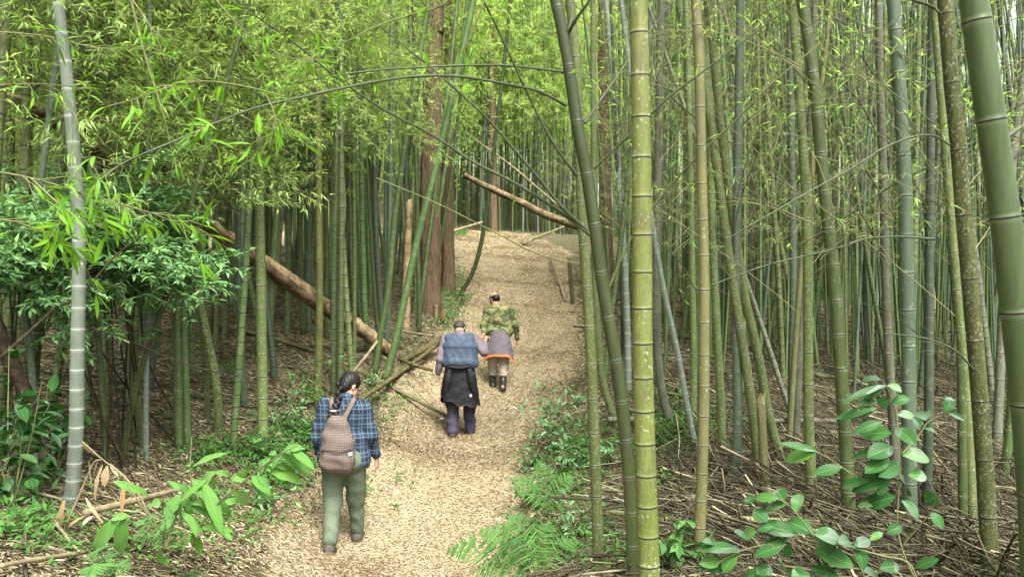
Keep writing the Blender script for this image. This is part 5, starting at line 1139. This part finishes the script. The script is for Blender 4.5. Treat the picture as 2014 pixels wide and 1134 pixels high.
SHOE = cloth_mat('grey_brown_shoe', (.055,.045,.036,1), (.11,.09,.07,1), 25, .8, .5); SOLE = simple('pale_sole', (.22,.20,.17,1), (.30,.28,.24,1), 8)
def shoe(parent, ank, heel, toe, mats=None, r=.044, name='shoe', top=.07):
    lo = np.minimum(np.minimum(ank, heel), toe)-.1; hi = np.maximum(np.maximum(ank, heel), toe)+.14; v = Vol(lo, hi, .006)
    v.cap(heel, toe, r, r*.92, .02).cap(np.array(heel)+[0,0,.01], np.array(ank)+[0,0,top*.3], r*.98, r*.95, .03)
    v.cap(np.array(heel)+[-.012,0,-.012], np.array(toe)+[-.012,0,-.01], r*.7, r*.7, .01).cap(np.array(heel)+[.012,0,-.012], np.array(toe)+[.012,0,-.01], r*.7, r*.7, .01)
    hz, tz = np.array(heel), np.array(toe); d = tz-hz; d /= np.linalg.norm(d); up = np.array([0,0,1.])-d*d[2]; up /= np.linalg.norm(up)
    v.F = np.maximum(v.F, 0*v.F-1)
    X,Y,Z = [v.o[i]+np.arange(v.n[i])*v.h for i in range(3)]; pl = ((X[:,None,None]-hz[0])*up[0]+(Y[None,:,None]-hz[1])*up[1]+(Z[None,None,:]-hz[2])*up[2]); v.F = np.maximum(v.F, (-pl-r*.86).astype(np.float32))
    v.mesh(name, mats or [SHOE, SOLE], parent, lambda C: (((C-hz)@up) < -r*.45).astype(int))
shoe(W, (-.087,-.205,.13), (-.087,-.225,.085), (-.083,-.10,.035)); shoe(W, (.075,.22,.09), (.075,.20,.045), (.082,.345,.040))
v = Vol(np.array(hc)-.2, np.array(hc)+.2, .006)        # hair cap with the face left free
v.ell(H(0,-.014,.032), (.086,.100,.098), R, .02).ell(H(0,-.06,-.02), (.070,.055,.075), R, .03); v.ell(H(0,.105,-.045), (.082,.075,.085), R, .015, 'sub'); v.cap(H(.081,.0,-.02), H(.083,.0,-.045), .022, .018, .01, mode='sub'); v.cap(H(-.081,.0,-.02), H(-.083,.0,-.045), .022, .018, .01, mode='sub')
v.wrinkle(lambda X,Y,Z: .0016*np.sin(X*260+Z*90)+.0012*np.sin(Y*300+Z*60)); v.mesh('hair', [HAIR], W)
n0_ = H(0,-.115,-.03); v = Vol((-.2,-.25,1.05), (.2,.2,1.55), .0055); BP = smooth_path([n0_, (-.035,-.035,1.39), (-.060,-.085,1.32), (-.085,-.105,1.24), (-.105,-.11,1.17)], 15)
for i in range(14):
    q = .012*(1 if i % 2 else -1); rr = .026-.0006*i if i < 9 else .024+.004*(i-9)-.0018*(i-9)**2; v.ell(BP[i]+np.array([q,-.004,0]), (max(rr,.012),max(rr*.85,.01),.026), None, .008)
v.mesh('braid', [HAIR], W)
g = Geo(); g.tube([BP[8]+[-.03,-.012,0], BP[8]+[0,-.03,0], BP[8]+[.03,-.012,0]], .007, 6); link('hair_tie', g.mesh('hair_tie', [simple('light_band',(.45,.45,.46,1),(.55,.55,.56,1),5)]), W)
glasses(H, W); eyes(H, W)
# backpack: its own thing, carried on her back
BPK = link('backpack', None, None, W.location); tag(BPK, 'brown backpack with small white dots carried on the back of the plaid shirt person', 'backpack')
DOT = dotted(); v = Vol((-.26,-.40,.68), (.22,.05,1.36), .0075)
v.cap((-.065,-.15,1.12), (.005,-.15,1.12), .100, k=.08, fl=.8).cap((-.07,-.165,1.0), (.02,-.165,1.0), .112, k=.08, fl=.85).cap((-.085,-.17,.90), (.035,-.17,.90), .112, k=.08, fl=.85).cap((-.09,-.165,.84), (.04,-.165,.84), .088, k=.06, fl=.95).cap((-.05,-.135,1.20),(-.01,-.135,1.20),.072,k=.06,fl=.85)
v.wrinkle(folds(12, .006, 24, 14)); v.mesh('main_bag', [DOT], BPK)
v = Vol((-.24,-.42,.70), (.20,-.10,1.06), .0075); v.cap((-.09,-.235,.93), (.04,-.235,.93), .055, k=.03, fl=.7).cap((-.095,-.23,.85), (.045,-.23,.85), .070, k=.05, fl=.75); v.wrinkle(folds(13, .006, 30, 14)); v.mesh('front_pocket', [DOT], BPK)
STR = cloth_mat('brown_webbing', (.10,.075,.062,1), (.145,.11,.09,1), 30)
for q in (-1,1):
    g = Geo(); g.tube(smooth_path([(-.02+q*.035,-.125,1.20), (-.01+q*.085,-.085,1.32), (q*.118,-.02,1.405), (q*.125,.07,1.385), (q*.135,.135,1.25), (q*.15,.13,1.05), (q*.14,.0,.90)], 26), .024, 8, 0, flat=.3); link('strap', g.mesh('strap', [STR]), BPK)
g = Geo(); g.tube(smooth_path([(-.04,-.14,1.27), (-.035,-.15,1.315), (.0,-.15,1.315), (.005,-.14,1.27)], 10), .007, 6); link('handle', g.mesh('handle', [STR]), BPK)
g = Geo(); g.add(np.array([[.105,-.262,.935],[.135,-.235,.935],[.135,-.235,.965],[.105,-.262,.965]]), [[0,1,2,3]]); link('label_tab', g.mesh('label_tab', [bpy.data.materials['white_paper']]), BPK)
g = Geo(); th = np.linspace(.12*math.pi, .88*math.pi, 16); g.tube([(-.022+.150*math.cos(t), -.20-.115*math.sin(t)*.9, .975+.01*math.sin(t)) for t in np.linspace(math.pi*.05, math.pi*.95, 16)], .0045, 5); link('zip', g.mesh('zip', [bpy.data.materials['dark_glasses_frame']]), BPK)

BPK.scale = (.90, .93, .99)
# ===== man in the padded vest, head bowed
M = person_root('person with bowed head, blue padded vest and black jacket tied at the waist', 905, 846, 10.8)
R = rot(.0, -1.2); hc = (-.035,.375,1.485)
v = Vol((-.46,-.30,-.01), (.46,.50,1.62), .0065); H = head(v, hc, R)
v.cap((-.01,.17,1.40), (-.03,.30,1.455), .058, .056, .03)
v.cap((-.15,.14,1.34), (.13,.14,1.34), .085, k=.05, fl=.85).cap((-.1,.08,1.2), (.08,.08,1.2), .125, k=.05, fl=.8).cap((-.08,.02,1.0), (.08,.02,1.0), .125, k=.05, fl=.8).cap((-.08,-.02,.88), (.08,-.02,.88), .12, k=.05, fl=.9)
MJ = {-1: ((-.10,-.01,.86),(-.10,.06,.48),(-.10,-.10,.10)), 1: ((.10,-.01,.86),(.11,.11,.49),(.135,.10,.09))}
for q,(h_,kn,an) in MJ.items(): v.cap(h_, kn, .088, .057, .03); v.cap(kn, an, .055, .038, .02)
v.cap((-.10,-.10,.09), (-.115,.02,.04), .036, .034, .02); v.cap((.135,.10,.09), (.16,.22,.04), .036, .034, .02)
MA = {-1: ((-.215,.13,1.35),(-.285,.02,1.08),(-.315,.07,.86)), 1: ((.205,.13,1.35),(.335,.06,1.17),(.345,.22,1.30))}
for q,(sh,elb,wr) in MA.items(): v.cap(sh, elb, .052, .042, .025); v.cap(elb, wr, .040, .028, .02)
hand(v, (-.315,.07,.85), (.05,.15,-1), (1,.1,0), -1, curl=.4); hand(v, (.345,.23,1.31), (.15,.75,.45), (.8,.2,-.4), 1, curl=.85)
v.mesh('body', [SKIN], M)
LAV = cloth_mat('mauve_sleeve', (.115,.090,.105,1), (.155,.125,.14,1), 9, .9, .4)
v = Vol((-.44,-.15,.78), (.46,.40,1.50), .0085); v.cap((-.15,.14,1.34), (.14,.14,1.34), .095, k=.05, fl=.9).cap((-.1,.07,1.15),(.1,.07,1.15),.12,k=.05,fl=.8).cap((0,.12,1.38),(-.01,.16,1.42),.068,.062,.03)
for q,(sh,elb,wr) in MA.items(): v.cap(sh, elb, .070, .056, .03); v.cap(elb, np.array(elb)+(np.array(wr)-elb)*.9, .055, .042, .025)
v.wrinkle(folds(21, .003)); v.mesh('sweater', [LAV], M)
VEST = cloth_mat('blue_padded_vest', (.034,.050,.074,1), (.052,.072,.102,1), 10, .55, .4)
v = Vol((-.30,-.20,.90), (.30,.34,1.50), .0075)
v.cap((-.155,.135,1.345), (.145,.135,1.345), .098, k=.05, fl=.95).cap((-.12,.075,1.22), (.12,.075,1.22), .142, k=.05, fl=.88).cap((-.11,.03,1.03), (.11,.03,1.03), .150, k=.05, fl=.88).cap((0,.17,1.38),(0,.19,1.40),.082,.075,.03)
v.wrinkle(lambda X,Y,Z: -.011*np.abs(np.sin((Z+.35*Y)*math.pi/.135))**.7+.008+.004*(np.abs(np.sin((X-.005)*math.pi/.20))<.09)+.0015*np.sin(X*60+Z*30)); v.clip_z(.965)
v.mesh('vest', [VEST], M)
PUR = cloth_mat('dark_purple_trousers', (.035,.030,.052,1), (.055,.048,.075,1), 8, .85, .5)
v = Vol((-.28,-.28,.04), (.30,.30,1.0), .0085); v.cap((-.09,-.01,.87), (.09,-.01,.87), .125, k=.05, fl=.92)
for q,(h_,kn,an) in MJ.items(): v.cap(h_, kn, .112, .09, .04); v.cap(kn, np.array(an)+[0,0,-.01], .088, .078, .03)
v.wrinkle(folds(23, .0045, 30, 12)); v.mesh('trousers', [PUR], M)
shoe(M, (-.10,-.10,.10), (-.10,-.13,.045), (-.118,.02,.042)); shoe(M, (.135,.10,.10), (.135,.08,.045), (.165,.21,.042))
v = Vol(np.array(hc)-.2, np.array(hc)+.2, .006); v.ell(H(0,-.010,.030), (.084,.100,.094), R, .02).ell(H(0,-.055,-.03), (.066,.052,.06), R, .03); v.ell(H(0,.105,-.03), (.085,.075,.095), R, .015, 'sub')
v.wrinkle(lambda X,Y,Z: .0015*np.sin(X*240+Z*90)); v.mesh('hair', [HAIR_G], M)
eyes(H, M)
v = Vol(np.array(hc)-.22, np.array(hc)+.22, .006); v.ell(H(0,.01,.065), (.090,.106,.062), R, .01).cap(H(0,.09,.055), H(0,.14,.048), .06, .05, .02, fl=1.); v.ell(H(0,.0,.0), (.083,.10,.075), R, .0, 'sub'); v.mesh('cap', [cloth_mat('dark_cap', (.02,.022,.016,1), (.035,.036,.028,1))], M)
BLK = cloth_mat('black_nylon_jacket', (.0085,.0085,.010,1), (.017,.017,.019,1), 9, .5, .5)
zb = lambda A_: .50+.05*np.sin(A_*2+.6)-.10*np.clip(np.cos(A_-.25),0,1)**6+.02*np.sin(A_*9)
skirt('tied_jacket', M, [BLK], (0,.0,1.03), (.0,-.03,.5), (.19,.15), (.28,.20), zb, 5, .06, seed=5, rows=26)
g = Geo()
for q, x0, x1, zb_ in ((1,.13,.215,.34),(-1,-.13,-.185,.42)):
    g.tube(smooth_path([(x0,-.17,.98), (x0+(x1-x0)*.5,-.20,.80), (x1,-.15,.58), (x1-.02*q,-.10,zb_)], 16), np.interp(np.linspace(0,1,16),[0,.3,.8,1],[.03,.048,.038,.015]), 12, 0, flat=.4, wob=.08)
g.tube(smooth_path([(-.16,-.17,1.0),(0,-.19,.985),(.16,-.16,1.0)],10), .03, 8, 0, flat=.6, wob=.05)
link('hanging_sleeves', g.mesh('hanging_sleeves', [BLK]), M)
g = Geo(); g.add(np.array([[.150,-.262,.60],[.180,-.262,.60],[.178,-.266,.635],[.150,-.266,.635]]), [[0,1,2,3]]); link('care_tag', g.mesh('care_tag', [bpy.data.materials['white_paper']]), M)

# ===== man in the camouflage shirt, looking left
N = person_root('balding person in camouflage shirt, orange hemmed grey jacket at waist and black boots', 982, 764, 13.2)
R = rot(.75, -.22); hc = (-.085,.09,1.565)
v = Vol((-.42,-.30,-.01), (.42,.34,1.75), .0065); H = head(v, hc, R)
v.cap((-.02,.03,1.42), (-.07,.06,1.50), .058, .056, .03)
v.cap((-.15,.0,1.36), (.14,.0,1.36), .085, k=.05, fl=.85).cap((-.09,.0,1.2), (.09,.0,1.2), .13, k=.05, fl=.8).cap((-.08,.0,1.0), (.08,.0,1.0), .13, k=.05, fl=.85).cap((-.08,0,.88), (.08,0,.88), .12, k=.05, fl=.9)
NJ = {-1: ((-.10,0,.86),(-.11,.10,.48),(-.115,.06,.09)), 1: ((.10,0,.86),(.075,.04,.49),(.060,-.14,.09))}
for q,(h_,kn,an) in NJ.items(): v.cap(h_, kn, .088, .057, .03); v.cap(kn, an, .055, .038, .02)
v.cap((-.115,.06,.08), (-.14,.18,.04), .035, .033, .02); v.cap((.060,-.14,.08), (.062,-.02,.04), .035, .033, .02)
NA = {-1: ((-.205,.0,1.37),(-.275,-.02,1.10),(-.265,-.16,.985)), 1: ((.205,.0,1.37),(.285,-.03,1.11),(.305,.06,.88))}
for q,(sh,elb,wr) in NA.items(): v.cap(sh, elb, .052, .042, .025); v.cap(elb, wr, .040, .028, .02)
hand(v, (.305,.065,.87), (.02,.15,-1), (-1,.1,0), 1, curl=.45); hand(v, (-.265,-.17,.98), (-.2,-.85,-.1), (.5,.1,-.8), -1, curl=.7)
v.mesh('body', [SKIN], N)
v = Vol((-.38,-.22,.84), (.40,.24,1.50), .0075); v.cap((-.145,.0,1.355), (.14,.0,1.355), .088, k=.05, fl=.95).cap((-.11,0,1.2), (.11,0,1.2), .130, k=.05, fl=.85).cap((-.10,0,1.02), (.10,0,1.02), .145, k=.05, fl=.9).cap((-.01,.02,1.40),(-.03,.035,1.44),.075,.068,.03)
for q,(sh,elb,wr) in NA.items(): v.cap(sh, elb, .064, .052, .035); v.cap(elb, np.array(elb)+(np.array(wr)-elb)*.93, .052, .040, .03)
v.wrinkle(folds(31, .0042)); v.mesh('camouflage_shirt', [camo()], N)
BEI = cloth_mat('beige_trousers', (.23,.195,.15,1), (.32,.28,.215,1), 8, .85, .5)
v = Vol((-.26,-.30,.24), (.26,.28,.98), .0085); v.cap((-.085,0,.87), (.085,0,.87), .12, k=.05, fl=.92)
for q,(h_,kn,an) in NJ.items(): v.cap(h_, kn, .11, .09, .04); v.cap(kn, np.array(kn)+(np.array(an)-kn)*.5, .088, .075, .03)
v.wrinkle(folds(33, .005, 36, 12)); v.mesh('trousers', [BEI], N)
BOOT = simple('black_rubber', (.010,.010,.009,1), (.022,.021,.018,1), 12, rough=.32, spec=.5)
for q,(h_,kn,an) in NJ.items():
    an = np.array(an); kn = np.array(kn); t = kn+(an-kn)*.30; ft = an+np.array([(-.025 if q<0 else .002),.13,-.05])
    v = Vol(np.minimum(ft,t)-.16, np.maximum(ft,t)+.16, .0065); v.cap(t, an+[0,0,0], .072, .052, .02).cap(an+[0,-.025,-.045], ft, .046, .045, .04).cap(an,an+[0,-.01,-.05],.05,.048,.03); v.clip_z(an[2]-.088, t[2]+.02)
    v.wrinkle(lambda X,Y,Z: .0018*np.sin(Z*80+X*20)); v.mesh('rubber_boot', [BOOT], N)
GRY = cloth_mat('grey_jacket_cloth', (.105,.090,.105,1), (.145,.125,.14,1), 8, .85, .5); ORG = simple('orange_lining', (.60,.13,.02,1), (.70,.17,.03,1), 8)
zb = lambda A_: .595-.015*np.sin(A_)-.12*np.clip(np.cos(A_),0,1)**5-.11*np.clip(-np.cos(A_),0,1)**5
skirt('tied_jacket', N, [GRY, ORG, simple('dark_lining',(.03,.02,.02,1),(.05,.03,.03,1),6)], (0,.0,1.05), (.0,-.02,.6), (.165,.145), (.255,.21), zb, 4, .045, hem=2, seed=9, rows=26)
v = Vol(np.array(hc)-.2, np.array(hc)+.2, .006); v.ell(H(0,-.014,.005), (.081,.103,.086), R, .02); v.ell(H(0,.030,.105), (.075,.085,.070), R, .01, 'sub'); v.ell(H(0,.12,-.02), (.10,.10,.12), R, .01, 'sub'); v.ell(H(0,-.03,-.10), (.1,.1,.055), R, .01, 'sub'); v.mesh('hair', [HAIR], N)
glasses(H, N); eyes(H, N)
g = Geo(); g.tube([H(-.035,.10,-.055), H(-.01,.112,-.05), H(.03,.10,-.055)], [.008,.010,.008], 6); link('moustache', g.mesh('moustache', [HAIR_G]), N)
print('part4')
